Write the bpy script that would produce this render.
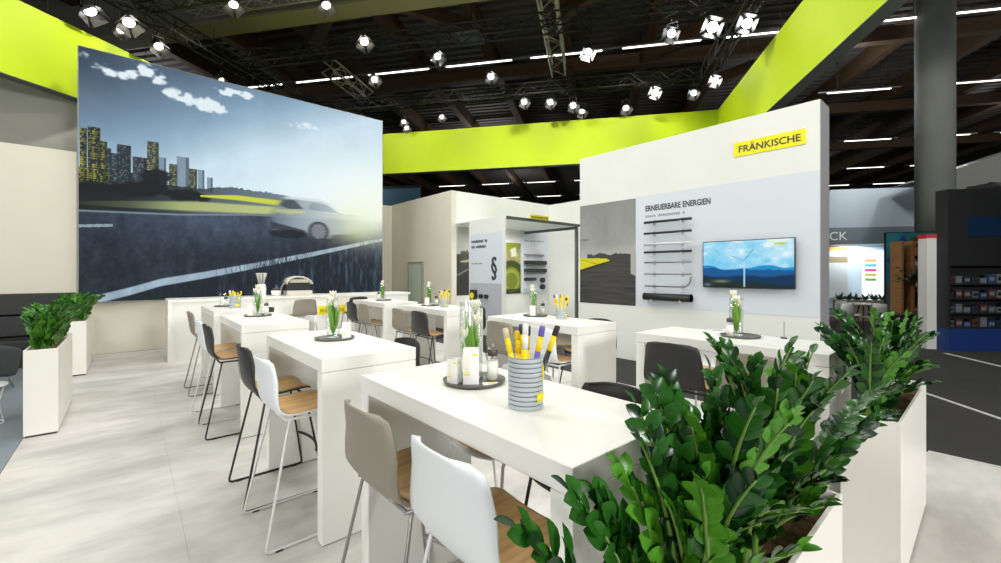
import bpy, bmesh, math, random
import numpy as np
from mathutils import Vector, Matrix

for o in list(bpy.data.objects):
    bpy.data.objects.remove(o)
SC = bpy.context.scene
C = SC.collection
R = math.radians
rnd = random.Random(7)

# ------------------------------------------------------------------ camera, world, lights, exposure
cam_d = bpy.data.cameras.new('camera')
cam_d.sensor_width = 36.0
cam_d.lens = 428.0 / 1001.0 * 36.0
cam_d.shift_y = -8.5 / 1001.0
cam_d.clip_end = 300
cam = bpy.data.objects.new('camera', cam_d)
C.objects.link(cam)
cam.location = (0, 0, 1.6)
cam.rotation_euler = (R(90), 0, R(-41))
SC.camera = cam

SC.view_settings.view_transform = 'Standard'
SC.view_settings.look = 'None'
SC.view_settings.exposure = 0.0
SC.view_settings.gamma = 1.0
SC.view_settings.use_curve_mapping = False

world = bpy.data.worlds.new('world')
SC.world = world
world.use_nodes = True
world.node_tree.nodes['Background'].inputs[0].default_value = (0.75, 0.85, 1.0, 1)
world.node_tree.nodes['Background'].inputs[1].default_value = 0.25

HA = R(37.0)                                   # the hall is turned 37 degrees against the booth
HU = (math.cos(HA), math.sin(HA)); HV = (-math.sin(HA), math.cos(HA))
def hall(u, v, z=0.0):
    return Vector((HU[0]*u + HV[0]*v, HU[1]*u + HV[1]*v, z))

def area_light(name, loc, power, size, target=None, col=(1, 0.99, 0.965), spread=170):
    l = bpy.data.lights.new(name, 'AREA'); l.shape = 'DISK'; l.size = size; l.energy = power; l.color = col
    l.spread = R(spread)
    o = bpy.data.objects.new(name, l); C.objects.link(o); o.location = loc
    if target is not None:
        d = Vector(target) - Vector(loc)
        o.rotation_euler = d.to_track_quat('-Z', 'Y').to_euler()
    return o
def spot_light(name, loc, target, power, angle, blend=0.6, radius=0.12, col=(1, 0.97, 0.9)):
    l = bpy.data.lights.new(name, 'SPOT'); l.energy = power; l.spot_size = R(angle); l.spot_blend = blend
    l.shadow_soft_size = radius; l.color = col
    o = bpy.data.objects.new(name, l); C.objects.link(o); o.location = loc
    o.rotation_euler = (Vector(target) - Vector(loc)).to_track_quat('-Z', 'Y').to_euler()
    return o
# exhibition wash lights on the rig (those over and behind the camera are out of the frame)
KP = 0.23
for i, (x, y, p) in enumerate([(-1.2, 2.6, 250), (1.6, 1.2, 260), (1.0, 4.6, 260), (0.2, 7.8, 380), (3.2, 7.4, 290), (3.4, 4.2, 260),
                               (4.0, 1.2, 200), (2.6, -1.6, 230), (4.4, 6.2, 170), (8.2, 6.6, 620), (-2.2, 6.0, 170), (5.2, 9.3, 420)]):
    area_light('wash_light', (x, y, 6.9), p*KP, 0.9)
for (l_, p_, t_) in [((-8.0, -6.5, 4.7), 560, (2.0, 5.0, 1.2)), ((3.2, -10.0, 4.7), 860, (3.5, 4.5, 1.2)), ((-11.0, 4.5, 4.7), 380, (2.5, 6.5, 1.2))]:
    area_light('front_fill_light', l_, p_, 2.6, t_)  # added fill from behind the camera to lift upright faces, not rig fixtures
spot_light('column_fill_light', hall(8.0, -7.2, 8.6), hall(14.5, -9.6, 4.5), 700, 50)  # added fill spot that brightens the column
for (u, v) in [(3, -3.0), (6.2, -3.0), (9.6, -2.9), (12.6, -2.6)]:
    spot_light('fascia_light', hall(u, v+1.9, 7.3), hall(u+0.4, -3.83, 5.9), 190, 100)
for (u, v) in [(13.0, -1.2), (12.8, 1.6), (12.6, 4.6), (12.6, 7.6)]:
    spot_light('fascia_light', hall(u-0.9, v, 7.3), hall(14.35, v, 5.9), 190, 100)
for (u, v) in [(3.5, 9), (6.6, 9), (8.6, 9)]:
    spot_light('fascia_light', hall(u, v-0.5, 7.3), hall(u+0.2, 10.37, 5.9), 190, 100)
for (y0, t) in [(4.7, 4.6), (2.6, 2.4)]:
    spot_light('wall_wash_light', (4.2, y0, 6.9), (6.97, t, 2.6), 30, 75)

# added fill points that lift the hall and its roof, outside the hanging ring
for (u, v, p) in [(18, -8.5, 260), (24, 6, 209), (12, -16, 231), (24, -20, 231), (36, -12, 231), (36, 6, 209), (14, 18, 209), (28, 18, 209), (48, -10, 209)]:
    l = bpy.data.lights.new('hall_fill_light', 'POINT'); l.energy = p; l.shadow_soft_size = 0.5; l.color = (0.92, 0.96, 1.0)
    o = bpy.data.objects.new('hall_fill_light', l); C.objects.link(o); o.location = hall(u, v, 8.3)

# ------------------------------------------------------------------ materials
def lin(c):
    return tuple(((x/12.92) if x <= 0.04045 else ((x+0.055)/1.055)**2.4) for x in c)
def rgb(r, g, b):
    return lin((r/255, g/255, b/255)) + (1.0,)
MATS = {}
def mat(name, col, rough=0.5, metal=0.0, var=0.0, vscale=8.0, bump=0.0, bscale=60.0, spec=0.5, coat=0.0):
    if name in MATS: return MATS[name]
    m = bpy.data.materials.new(name); m.use_nodes = True
    nt = m.node_tree; b = nt.nodes['Principled BSDF']
    b.inputs['Base Color'].default_value = col; b.inputs['Roughness'].default_value = rough; b.inputs['Metallic'].default_value = metal
    b.inputs['Specular IOR Level'].default_value = spec
    if coat: b.inputs['Coat Weight'].default_value = coat; b.inputs['Coat Roughness'].default_value = 0.15
    if var or bump:
        tc = nt.nodes.new('ShaderNodeTexCoord')
    if var:
        n = nt.nodes.new('ShaderNodeTexNoise'); n.inputs['Scale'].default_value = vscale; n.inputs['Detail'].default_value = 4
        r = nt.nodes.new('ShaderNodeValToRGB')
        r.color_ramp.elements[0].position = 0.3; r.color_ramp.elements[1].position = 0.7
        r.color_ramp.elements[0].color = tuple(c*(1-var) for c in col[:3]) + (1,)
        r.color_ramp.elements[1].color = tuple(min(1, c*(1+var)) for c in col[:3]) + (1,)
        nt.links.new(tc.outputs['Object'], n.inputs['Vector']); nt.links.new(n.outputs['Fac'], r.inputs['Fac'])
        nt.links.new(r.outputs['Color'], b.inputs['Base Color'])
    if bump:
        n2 = nt.nodes.new('ShaderNodeTexNoise'); n2.inputs['Scale'].default_value = bscale
        bp = nt.nodes.new('ShaderNodeBump'); bp.inputs['Strength'].default_value = bump; bp.inputs['Distance'].default_value = 0.01
        nt.links.new(tc.outputs['Object'], n2.inputs['Vector']); nt.links.new(n2.outputs['Fac'], bp.inputs['Height'])
        nt.links.new(bp.outputs['Normal'], b.inputs['Normal'])
    MATS[name] = m
    return m
def emis(name, col, strength):
    if name in MATS: return MATS[name]
    m = bpy.data.materials.new(name); m.use_nodes = True
    nt = m.node_tree; nt.nodes.remove(nt.nodes['Principled BSDF'])
    e = nt.nodes.new('ShaderNodeEmission'); e.inputs[0].default_value = col; e.inputs[1].default_value = strength
    nt.links.new(e.outputs[0], nt.nodes['Material Output'].inputs[0])
    MATS[name] = m
    return m
def vcol_mat(name, emit=0.0, rough=0.6):
    if name in MATS: return MATS[name]
    m = bpy.data.materials.new(name); m.use_nodes = True
    nt = m.node_tree; b = nt.nodes['Principled BSDF']
    a = nt.nodes.new('ShaderNodeVertexColor'); a.layer_name = 'print'
    b.inputs['Roughness'].default_value = rough
    if emit:
        b.inputs['Base Color'].default_value = (0.01, 0.01, 0.01, 1); b.inputs['Specular IOR Level'].default_value = 0.05
        nt.links.new(a.outputs['Color'], b.inputs['Emission Color']); b.inputs['Emission Strength'].default_value = emit
    else:
        nt.links.new(a.outputs['Color'], b.inputs['Base Color'])
    MATS[name] = m
    return m
def glass_mat(name, tint=(0.93, 0.97, 0.96, 1), amount=0.14):
    if name in MATS: return MATS[name]
    m = bpy.data.materials.new(name); m.use_nodes = True
    nt = m.node_tree; nt.nodes.remove(nt.nodes['Principled BSDF'])
    t = nt.nodes.new('ShaderNodeBsdfTransparent'); t.inputs[0].default_value = tint
    g = nt.nodes.new('ShaderNodeBsdfGlossy'); g.inputs['Roughness'].default_value = 0.03
    lw = nt.nodes.new('ShaderNodeLayerWeight'); lw.inputs['Blend'].default_value = 0.35
    mx = nt.nodes.new('ShaderNodeMixShader')
    nt.links.new(lw.outputs['Facing'], mx.inputs[0]); nt.links.new(t.outputs[0], mx.inputs[1]); nt.links.new(g.outputs[0], mx.inputs[2])
    mul = nt.nodes.new('ShaderNodeMath'); mul.operation = 'MULTIPLY'; mul.inputs[1].default_value = 0.28
    nt.links.new(lw.outputs['Facing'], mul.inputs[0]); nt.links.new(mul.outputs[0], mx.inputs[0])
    nt.links.new(mx.outputs[0], nt.nodes['Material Output'].inputs[0])
    MATS[name] = m
    return m
def wood_mat(name, c0, c1, scale=3.0, rough=0.45):
    if name in MATS: return MATS[name]
    m = bpy.data.materials.new(name); m.use_nodes = True
    nt = m.node_tree; b = nt.nodes['Principled BSDF']; b.inputs['Roughness'].default_value = rough
    tc = nt.nodes.new('ShaderNodeTexCoord'); mp = nt.nodes.new('ShaderNodeMapping'); mp.inputs['Scale'].default_value = (1.5, 14, 14)
    n = nt.nodes.new('ShaderNodeTexNoise'); n.inputs['Scale'].default_value = scale; n.inputs['Detail'].default_value = 6
    r = nt.nodes.new('ShaderNodeValToRGB'); r.color_ramp.elements[0].color = c0; r.color_ramp.elements[1].color = c1
    r.color_ramp.elements[0].position = 0.3; r.color_ramp.elements[1].position = 0.7
    nt.links.new(tc.outputs['Object'], mp.inputs['Vector']); nt.links.new(mp.outputs[0], n.inputs['Vector'])
    nt.links.new(n.outputs['Fac'], r.inputs['Fac']); nt.links.new(r.outputs['Color'], b.inputs['Base Color'])
    MATS[name] = m
    return m
def tile_mat():
    m = bpy.data.materials.new('floor_tile_stone'); m.use_nodes = True
    nt = m.node_tree; b = nt.nodes['Principled BSDF']; b.inputs['Roughness'].default_value = 0.42; b.inputs['Specular IOR Level'].default_value = 0.35
    g = nt.nodes.new('ShaderNodeNewGeometry')
    mp = nt.nodes.new('ShaderNodeMapping'); mp.inputs['Scale'].default_value = (1.0, 2.6, 1.0); mp.inputs['Rotation'].default_value = (0, 0, R(52))
    n = nt.nodes.new('ShaderNodeTexNoise'); n.inputs['Scale'].default_value = 1.1; n.inputs['Detail'].default_value = 8; n.inputs['Roughness'].default_value = 0.62
    r = nt.nodes.new('ShaderNodeValToRGB')
    r.color_ramp.elements[0].color = rgb(184, 181, 177); r.color_ramp.elements[1].color = rgb(216, 213, 208)
    r.color_ramp.elements[0].position = 0.34; r.color_ramp.elements[1].position = 0.62
    nt.links.new(g.outputs['Position'], mp.inputs['Vector']); nt.links.new(mp.outputs[0], n.inputs['Vector'])
    nt.links.new(n.outputs['Fac'], r.inputs['Fac']); nt.links.new(r.outputs['Color'], b.inputs['Base Color'])
    return m

M_WHITE = mat('white_laminate', rgb(236, 235, 230), 0.38, var=0.02, vscale=3)
M_WALL = mat('white_wall_paint', rgb(222, 223, 218), 0.7, var=0.02, vscale=1.5)
M_CREAM = mat('cream_wall_paint', rgb(214, 209, 193), 0.7, var=0.02, vscale=1.5)
M_GREYPANEL = mat('pale_grey_print', rgb(208, 214, 222), 0.6)
M_GREYWALL = mat('grey_fabric_wall', rgb(168, 168, 160), 0.8, var=0.03, vscale=2)
M_YELLOW = mat('yellow_green_fabric', rgb(200, 226, 10), 0.6, var=0.03, vscale=0.7)
M_YSIGN = mat('yellow_sign', rgb(240, 226, 0), 0.5)
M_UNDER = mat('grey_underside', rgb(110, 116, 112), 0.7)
M_BLACK = mat('black_plastic', rgb(38, 38, 38), 0.45)
M_BLACKM = mat('black_metal', rgb(26, 26, 27), 0.4, metal=0.0)
M_TRUSS = mat('black_truss_steel', rgb(24, 23, 22), 0.55)
M_SILVER = mat('aluminium_truss', rgb(170, 165, 150), 0.4, metal=0.6)
M_SHELLW = mat('white_plastic', rgb(226, 229, 232), 0.4)
M_SHELLT = mat('taupe_plastic', rgb(140, 133, 120), 0.5)
M_LEGW = mat('white_metal', rgb(225, 225, 225), 0.4)
M_LEGG = mat('grey_metal', rgb(150, 150, 148), 0.35, metal=0.5)
M_OAK = wood_mat('oak_veneer', rgb(196, 150, 92), rgb(226, 188, 132))
M_TAUPEWOOD = wood_mat('brown_oak_veneer', rgb(150, 118, 74), rgb(184, 150, 102))
M_DARKTXT = mat('dark_lettering', rgb(52, 54, 56), 0.6)
M_MIDTXT = mat('grey_lettering', rgb(150, 154, 158), 0.6)
M_CARPET = mat('dark_grey_carpet', rgb(46, 45, 43), 0.9, var=0.15, vscale=3, bump=0.3, bscale=400)
M_LOUNGE = mat('blue_grey_floor', rgb(128, 138, 146), 0.6, var=0.06, vscale=2)
M_SOIL = mat('clay_granules', rgb(92, 64, 44), 0.9, var=0.4, vscale=60, bump=0.6, bscale=120)
M_GLASS = glass_mat('clear_glass', (0.975, 0.985, 0.98, 1))
M_CONC = mat('concrete', rgb(116, 119, 117), 0.8, var=0.07, vscale=1.2, bump=0.1, bscale=20)
M_TRAY = mat('dark_grey_tray', rgb(88, 88, 82), 0.4)
M_LEAF = mat('glossy_green_leaf', rgb(34, 84, 22), 0.28, var=0.25, vscale=2.0, spec=0.45)
M_LEAF2 = mat('light_green_leaf', rgb(72, 130, 32), 0.36, var=0.2, vscale=2.0, spec=0.45)
M_LEAF3 = mat('deep_green_leaf', rgb(18, 50, 20), 0.26, var=0.25, vscale=2.0, spec=0.45)
M_STEM = mat('green_stem', rgb(98, 130, 56), 0.45)
M_TULIPG = mat('tulip_green', rgb(128, 178, 66), 0.45, var=0.15, vscale=20)
M_TULIPW = mat('tulip_white', rgb(240, 236, 216), 0.5)
M_SUGAR = mat('white_sugar', rgb(238, 236, 228), 0.8)
M_PAPER = mat('white_card', rgb(240, 240, 238), 0.6)
M_PLANTER = mat('white_planter_lacquer', rgb(232, 229, 222), 0.35)
M_DECK = mat('dark_roof_deck', rgb(92, 88, 84), 0.8, var=0.1, vscale=0.6)
M_GLULAM = wood_mat('brown_glulam', rgb(66, 48, 30), rgb(88, 64, 40), 1.0, 0.7)
M_TUBE = emis('strip_light_tube', (1, 0.98, 0.93, 1), 3.5)
M_LENS = emis('lamp_lens_glow', (1, 0.93, 0.8, 1), 5.0)
M_LENSW = emis('cold_lamp_lens_glow', (0.93, 0.97, 1, 1), 5.0)

# ------------------------------------------------------------------ mesh helpers
class MB:
    def __init__(s): s.v = []; s.f = []; s.sm = []
    def add(s, vs, fs, smooth=False):
        n = len(s.v); s.v += [tuple(p) for p in vs]
        for f in fs: s.f.append(tuple(i+n for i in f)); s.sm.append(smooth)
        return s
    def box(s, x0, x1, y0, y1, z0, z1, m=None):
        vs = [Vector(p) for p in [(x0,y0,z0),(x1,y0,z0),(x1,y1,z0),(x0,y1,z0),(x0,y0,z1),(x1,y0,z1),(x1,y1,z1),(x0,y1,z1)]]
        if m is not None: vs = [m @ p for p in vs]
        return s.add(vs, [(0,3,2,1),(4,5,6,7),(0,1,5,4),(1,2,6,5),(2,3,7,6),(3,0,4,7)])
    def tube(s, pts, r, n=8, caps=True):
        pts = [Vector(p) for p in pts]; rs = r if isinstance(r, (list, tuple)) else [r]*len(pts)
        vs = []; fs = []; up = None
        for i, p in enumerate(pts):
            if i == 0: t = pts[1]-pts[0]
            elif i == len(pts)-1: t = pts[-1]-pts[-2]
            else: t = (pts[i+1]-p).normalized() + (p-pts[i-1]).normalized()
            t.normalize()
            if up is None:
                a = Vector((0,0,1)) if abs(t.z) < 0.9 else Vector((1,0,0)); up = (a - t*a.dot(t)).normalized()
            else:
                up = (up - t*up.dot(t)); up = up.normalized() if up.length > 1e-6 else t.orthogonal().normalized()
            sd = t.cross(up)
            for k in range(n):
                a = 2*math.pi*k/n; vs.append(p + (up*math.cos(a) + sd*math.sin(a))*rs[i])
        for i in range(len(pts)-1):
            for k in range(n):
                a = i*n+k; b = i*n+(k+1) % n; fs.append((a, b, b+n, a+n))
        s.add(vs, fs, True)
        if caps:
            b = len(s.v)-len(vs)
            s.f.append(tuple(b+k for k in reversed(range(n)))); s.sm.append(False)
            s.f.append(tuple(b+(len(pts)-1)*n+k for k in range(n))); s.sm.append(False)
        return s
    def lathe(s, prof, n=24, c=(0,0,0), cap=True):
        vs = []; fs = []
        for (r, z) in prof:
            for k in range(n):
                a = 2*math.pi*k/n; vs.append((c[0]+r*math.cos(a), c[1]+r*math.sin(a), c[2]+z))
        for i in range(len(prof)-1):
            for k in range(n):
                a = i*n+k; b = i*n+(k+1) % n; fs.append((a, b, b+n, a+n))
        s.add(vs, fs, True)
        if cap:
            b = len(s.v)-len(vs)
            if prof[0][0] > 1e-5: s.f.append(tuple(b+k for k in reversed(range(n)))); s.sm.append(False)
            if prof[-1][0] > 1e-5: s.f.append(tuple(b+(len(prof)-1)*n+k for k in range(n))); s.sm.append(False)
        return s
    def grid(s, P, smooth=True):
        nu = len(P); nv = len(P[0]); vs = [p for row in P for p in row]
        fs = [(i*nv+j, (i+1)*nv+j, (i+1)*nv+j+1, i*nv+j+1) for i in range(nu-1) for j in range(nv-1)]
        return s.add(vs, fs, smooth)
    def mesh(s, name, m):
        me = bpy.data.meshes.new(name); me.from_pydata(s.v, [], s.f)
        me.polygons.foreach_set('use_smooth', s.sm)
        me.update()
        if m is not None: me.materials.append(m)
        return me
    def build(s, name, m, parent=None, bevel=0.0, loc=None, solid=0.0, sub=0):
        o = bpy.data.objects.new(name, s.mesh(name, m)); C.objects.link(o)
        if parent is not None: o.parent = parent
        if loc is not None: o.location = loc
        if solid:
            d = o.modifiers.new('solid', 'SOLIDIFY'); d.thickness = solid; d.offset = 0
        if bevel:
            d = o.modifiers.new('bevel', 'BEVEL'); d.width = bevel; d.segments = 2; d.limit_method = 'ANGLE'; d.harden_normals = False
        if sub:
            d = o.modifiers.new('sub', 'SUBSURF'); d.levels = sub; d.render_levels = sub
        return o
def box(name, m, x0, x1, y0, y1, z0, z1, parent=None, bevel=0.0):
    cx, cy = (x0+x1)/2, (y0+y1)/2
    if parent is None:
        return MB().box(x0-cx, x1-cx, y0-cy, y1-cy, 0, z1-z0).build(name, m, None, bevel, loc=(cx, cy, z0))
    return MB().box(x0, x1, y0, y1, z0, z1).build(name, m, parent, bevel)
def tag(o, label, cat, group=None, kind=None):
    if label: o['label'] = label
    if cat: o['category'] = cat
    if group: o['group'] = group
    if kind: o['kind'] = kind
    return o
def struct(o, label, cat):
    return tag(o, label, cat, kind='structure')
def thing(name, label, cat, loc=(0,0,0), rotz=0.0, group=None, kind=None):
    o = bpy.data.objects.new(name, None); C.objects.link(o); o.empty_display_size = 0.1
    o.location = loc; o.rotation_euler = (0, 0, rotz)
    return tag(o, label, cat, group, kind)
def copy_tree(o, parent=None):
    c = o.copy(); C.objects.link(c)
    if parent is not None: c.parent = parent
    for ch in list(o.children): copy_tree(ch, c)
    return c
def text_mesh(name, txt, size, m, parent, loc, rot, width=None, extrude=0.001, spacing=1.0, align='LEFT', bold=0.0):
    cu = bpy.data.curves.new(name, 'FONT'); cu.body = txt; cu.size = size; cu.extrude = extrude; cu.space_character = spacing
    cu.align_x = align; cu.offset = bold; cu.resolution_u = 3
    to = bpy.data.objects.new(name, cu); C.objects.link(to)
    bpy.context.view_layer.update()
    me = bpy.data.meshes.new_from_object(to.evaluated_get(bpy.context.evaluated_depsgraph_get()))
    w = to.dimensions.x
    bpy.data.objects.remove(to); bpy.data.curves.remove(cu)
    me.materials.clear(); me.materials.append(m)
    o = bpy.data.objects.new(name, me); C.objects.link(o); o.parent = parent
    o.location = loc; o.rotation_euler = rot
    if width and w > 0: o.scale = (width/w, 1, 1)
    return o
FACE_NEGY = (R(90), 0, 0)              # lettering read from -y
FACE_NEGX = (R(90), 0, R(-90))         # lettering read from -x
def noise2(nx, ny, seed, octs):
    rg = np.random.RandomState(seed); out = np.zeros((ny, nx)); tot = 0
    for (fx, fy, amp) in octs:
        g = rg.rand(fy+2, fx+2)
        X = np.linspace(0, fx, nx); Y = np.linspace(0, fy, ny)
        xi = np.minimum(X.astype(int), fx-1) if fx > 0 else X.astype(int); yi = np.minimum(Y.astype(int), fy-1)
        xf = X-xi; yf = Y-yi; xf = xf*xf*(3-2*xf); yf = yf*yf*(3-2*yf)
        a = g[np.ix_(yi, xi)]; b = g[np.ix_(yi, xi+1)]; c = g[np.ix_(yi+1, xi)]; d = g[np.ix_(yi+1, xi+1)]
        out += amp*((a*(1-xf)+b*xf)*(1-yf)[:, None] + (c*(1-xf)+d*xf)*yf[:, None]); tot += amp
    return out/tot
def picture(name, img, origin, ax, ay, w, h, m, parent=None):
    """flat print: img (ny,nx,3) sRGB 0..255, row 0 at the bottom; ax, ay unit vectors"""
    ny, nx = img.shape[:2]
    O = np.array(origin); A = np.array(ax); B = np.array(ay)
    s = np.linspace(0, w, nx); t = np.linspace(0, h, ny)
    co = O + s[None, :, None]*A + t[:, None, None]*B
    me = bpy.data.meshes.new(name)
    me.vertices.add(nx*ny); me.vertices.foreach_set('co', co.reshape(-1).astype(np.float32))
    i = np.arange((nx-1)*(ny-1)); r = i//(nx-1); c = i % (nx-1); a = r*nx+c
    loops = np.stack([a, a+1, a+nx+1, a+nx], 1).reshape(-1)
    me.loops.add(len(loops)); me.loops.foreach_set('vertex_index', loops.astype(np.int32))
    me.polygons.add(len(i)); me.polygons.foreach_set('loop_start', (np.arange(len(i))*4).astype(np.int32))
    me.update(calc_edges=True)
    at = me.color_attributes.new('print', 'FLOAT_COLOR', 'POINT')
    x = np.clip(img/255.0, 0, 1); x = np.where(x <= 0.04045, x/12.92, ((x+0.055)/1.055)**2.4)
    at.data.foreach_set('color', np.concatenate([x, np.ones((ny, nx, 1))], 2).reshape(-1).astype(np.float32))
    me.materials.append(m)
    o = bpy.data.objects.new(name, me); C.objects.link(o)
    if parent is not None: o.parent = parent
    return o
def inpoly(S, T, poly):
    ins = np.zeros(S.shape, bool); n = len(poly); j = n-1
    for i in range(n):
        xi, yi = poly[i]; xj, yj = poly[j]
        if yi != yj:
            cnd = ((yi > T) != (yj > T)) & (S < (xj-xi)*(T-yi)/(yj-yi)+xi)
            ins ^= cnd
        j = i
    return ins
def mixc(img, mask, col):
    k = np.clip(mask, 0, 1)[..., None]
    return img*(1-k) + np.array(col, float)*k
def sstep(a, b, x):
    t = np.clip((x-a)/(b-a), 0, 1); return t*t*(3-2*t)

# ------------------------------------------------------------------ setting: floors
M_TILE = tile_mat()
fl = struct(box('floor', mat('floor_bed', rgb(180, 176, 170), 0.8), -0.77, 5.40, -2.45, 11.5, -0.04, -0.004), 'pale stone-look tile floor under the white tables', 'floor')
tw, tl = 6.17/6, 13.95/14
tile_me = MB().box(-tw/2+0.0005, tw/2-0.0005, -tl/2+0.0005, tl/2-0.0005, -0.004, 0.0).mesh('tile', M_TILE)
for i in range(6):
    for j in range(14):
        t = bpy.data.objects.new('tile', tile_me); C.objects.link(t); t.parent = fl
        t.location = (-0.77+tw*(i+0.5) - 2.315, -2.45+tl*(j+0.5) - 4.525, 0.04)
o = MB().box(-35, 75, -45, 45, -0.2, -0.045).build('floor_hall', M_CARPET); o.rotation_euler = (0, 0, HA)
struct(o, 'dark grey carpet of the exhibition hall beyond the stone tiles', 'floor')
struct(box('floor_carpet', M_CARPET, 5.405, 30.0, -14, 11.5, -0.042, -0.003), 'dark grey carpet along the right edge of the pale tiles', 'floor')
struct(box('floor_lounge', M_LOUNGE, -9, -0.775, -2.5, 11.5, -0.042, -0.002), 'blue-grey lounge floor on the left behind the plant boxes', 'floor')
m_strip = mat('white_floor_strip', rgb(205, 205, 205), 0.5)
def floor_strip(name, p0, p1, w, label):
    d = Vector(p1) - Vector(p0); a = math.atan2(d.y, d.x)
    o = MB().box(0, d.length, -w/2, w/2, 0, 0.006).build(name, m_strip, loc=(p0[0], p0[1], -0.003)); o.rotation_euler = (0, 0, a)
    return struct(o, label, 'floor strip')
floor_strip('trim_1', (5.42, 0.38, 0), (5.44, -3.0, 0), 0.035, 'pale edge strip where the tiles meet the dark carpet')
floor_strip('trim_2', (9.2, 1.55, 0), (6.2, -0.9, 0), 0.05, 'white line crossing the dark carpet on the right')
floor_strip('trim_3', (12.3, 0.62, 0), (10.2, -0.86, 0), 0.08, 'pale threshold strip in front of the dark product cabinet')

# ------------------------------------------------------------------ setting: booth walls
WX = 6.97
struct(box('wall_back', M_CREAM, -9.0, -0.74, 11.5, 11.72, 0, 3.915), 'cream left wall beside the big picture screen', 'wall')
struct(box('wall_screen', M_CREAM, -0.74, 5.47, 11.52, 11.78, 0, 5.90), 'cream wall carrying the big picture screen', 'wall')
struct(box('wall_upper_left', M_GREYWALL, -9.0, 0.2, 12.9, 13.05, 3.0, 6.1), 'grey upper wall at the left under the yellow band', 'wall')
wr = struct(box('wall_right', M_WALL, WX, WX+0.46, 1.514, 5.54, 0, 3.925), 'tall white partition wall with television and pipe samples', 'wall')
wl = Vector((WX+0.23, (1.514+5.54)/2, 0))          # local origin of wall_right
def onwall(y, z, off): return (WX-off-wl.x, y-wl.y, z)
# pale printed panel and photo print on the partition
MB().box(WX-0.004-wl.x, WX-wl.x, 1.515-wl.y, 4.262-wl.y, 0.995, 2.98).build('graphic_panel', M_GREYPANEL, wr)['label'] = 'pale blue-grey printed panel'
MB().box(WX-wl.x, WX+0.46-wl.x, 1.508-wl.y, 1.514-wl.y, 0, 3.925).build('end_face', mat('grey_end_panel', rgb(150, 150, 152), 0.6), wr)['label'] = 'grey end face'
t = text_mesh('lettering', 'ERNEUERBARE ENERGIEN', 0.135, M_DARKTXT, wr, onwall(4.07, 2.70, 0.007), FACE_NEGX, width=1.13, bold=0.0035); t['label'] = 'dark lettering ERNEUERBARE ENERGIEN'
def dashes(name, m, parent, plane, a0, a1, z, h, n, seed):
    r_ = random.Random(seed); mb = MB(); p = a0; st = (a1-a0)/n
    for k in range(n):
        if r_.random() < 0.88:
            q0, q1 = sorted((p+st*0.08, p+st*0.86)); dz = r_.uniform(0.75, 1.0)*h
            mb.box(*(plane(q0, q1)), z, z+dz)
        p += st
    o_ = mb.build(name, m, parent); o_['kind'] = 'stuff'; return o_
dashes('subtitle_print', M_MIDTXT, wr, lambda a, b: (WX-0.0065-wl.x, WX-0.004-wl.x, a-wl.y, b-wl.y), 4.07, 3.35, 2.585, 0.045, 18, 3)['label'] = 'faint grey subtitle print'
# photo print: yellow collectors beside a dark path
ny, nx = 200, 130
S, T = np.meshgrid(np.linspace(0, 1, nx), np.linspace(0, 1, ny))
g = noise2(nx, ny, 3, [(6, 5, 1), (14, 10, .5), (30, 30, .3)])
img = np.zeros((ny, nx, 3)); img[:] = (150, 150, 148)
img += ((T-0.45)*-30 + (g-0.5)*22)[..., None]
img = mixc(img, sstep(0.62, 0.45, T)*0.5, (190, 190, 188))
img = mixc(img, ((T < 0.47+0.05*noise2(nx, ny, 5, [(18, 1, 1), (40, 1, .6)])) & (S > 0.14))*1.0, (58, 58, 58))
img = mixc(img, (T < 0.43)*1.0, (60, 58, 57))
wv = noise2(nx, ny, 8, [(3, 60, 1), (9, 110, .7)])
img = np.where((T < 0.43)[..., None], img + ((wv-0.5)*34)[..., None], img)
img = mixc(img, inpoly(S, T, [(0, 0.42), (0, 0.46), (0.5, 0.45), (0.58, 0.425), (0.35, 0.39), (0, 0.335)])*1.0, (206, 200, 22))
img = mixc(img, inpoly(S, T, [(0, 0.322), (0, 0.338), (0.35, 0.395), (0.58, 0.428), (0.6, 0.42)])*1.0, (30, 30, 28))
img = mixc(img, inpoly(S, T, [(0.0, 0.444), (0.02, 0.446), (0.34, 0.398), (0.33, 0.392)])*1.0, (120, 116, 20))
img = mixc(img, inpoly(S, T, [(0.92, 0.3), (0.92, 0.55), (1, 0.58), (1, 0.28)])*1.0, (170, 168, 164))
img = mixc(img, (np.hypot((S-0.1)/0.08, (T-0.645)/0.012) < 1)*0.7, (110, 110, 108))
p = picture('photo_print', img, (WX-0.005-wl.x, 5.535-wl.y, 1.0), (0, -1, 0), (0, 0, 1), 1.272, 1.96, vcol_mat('printed_photo'), wr)
p['label'] = 'grey and yellow photo print'

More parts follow.
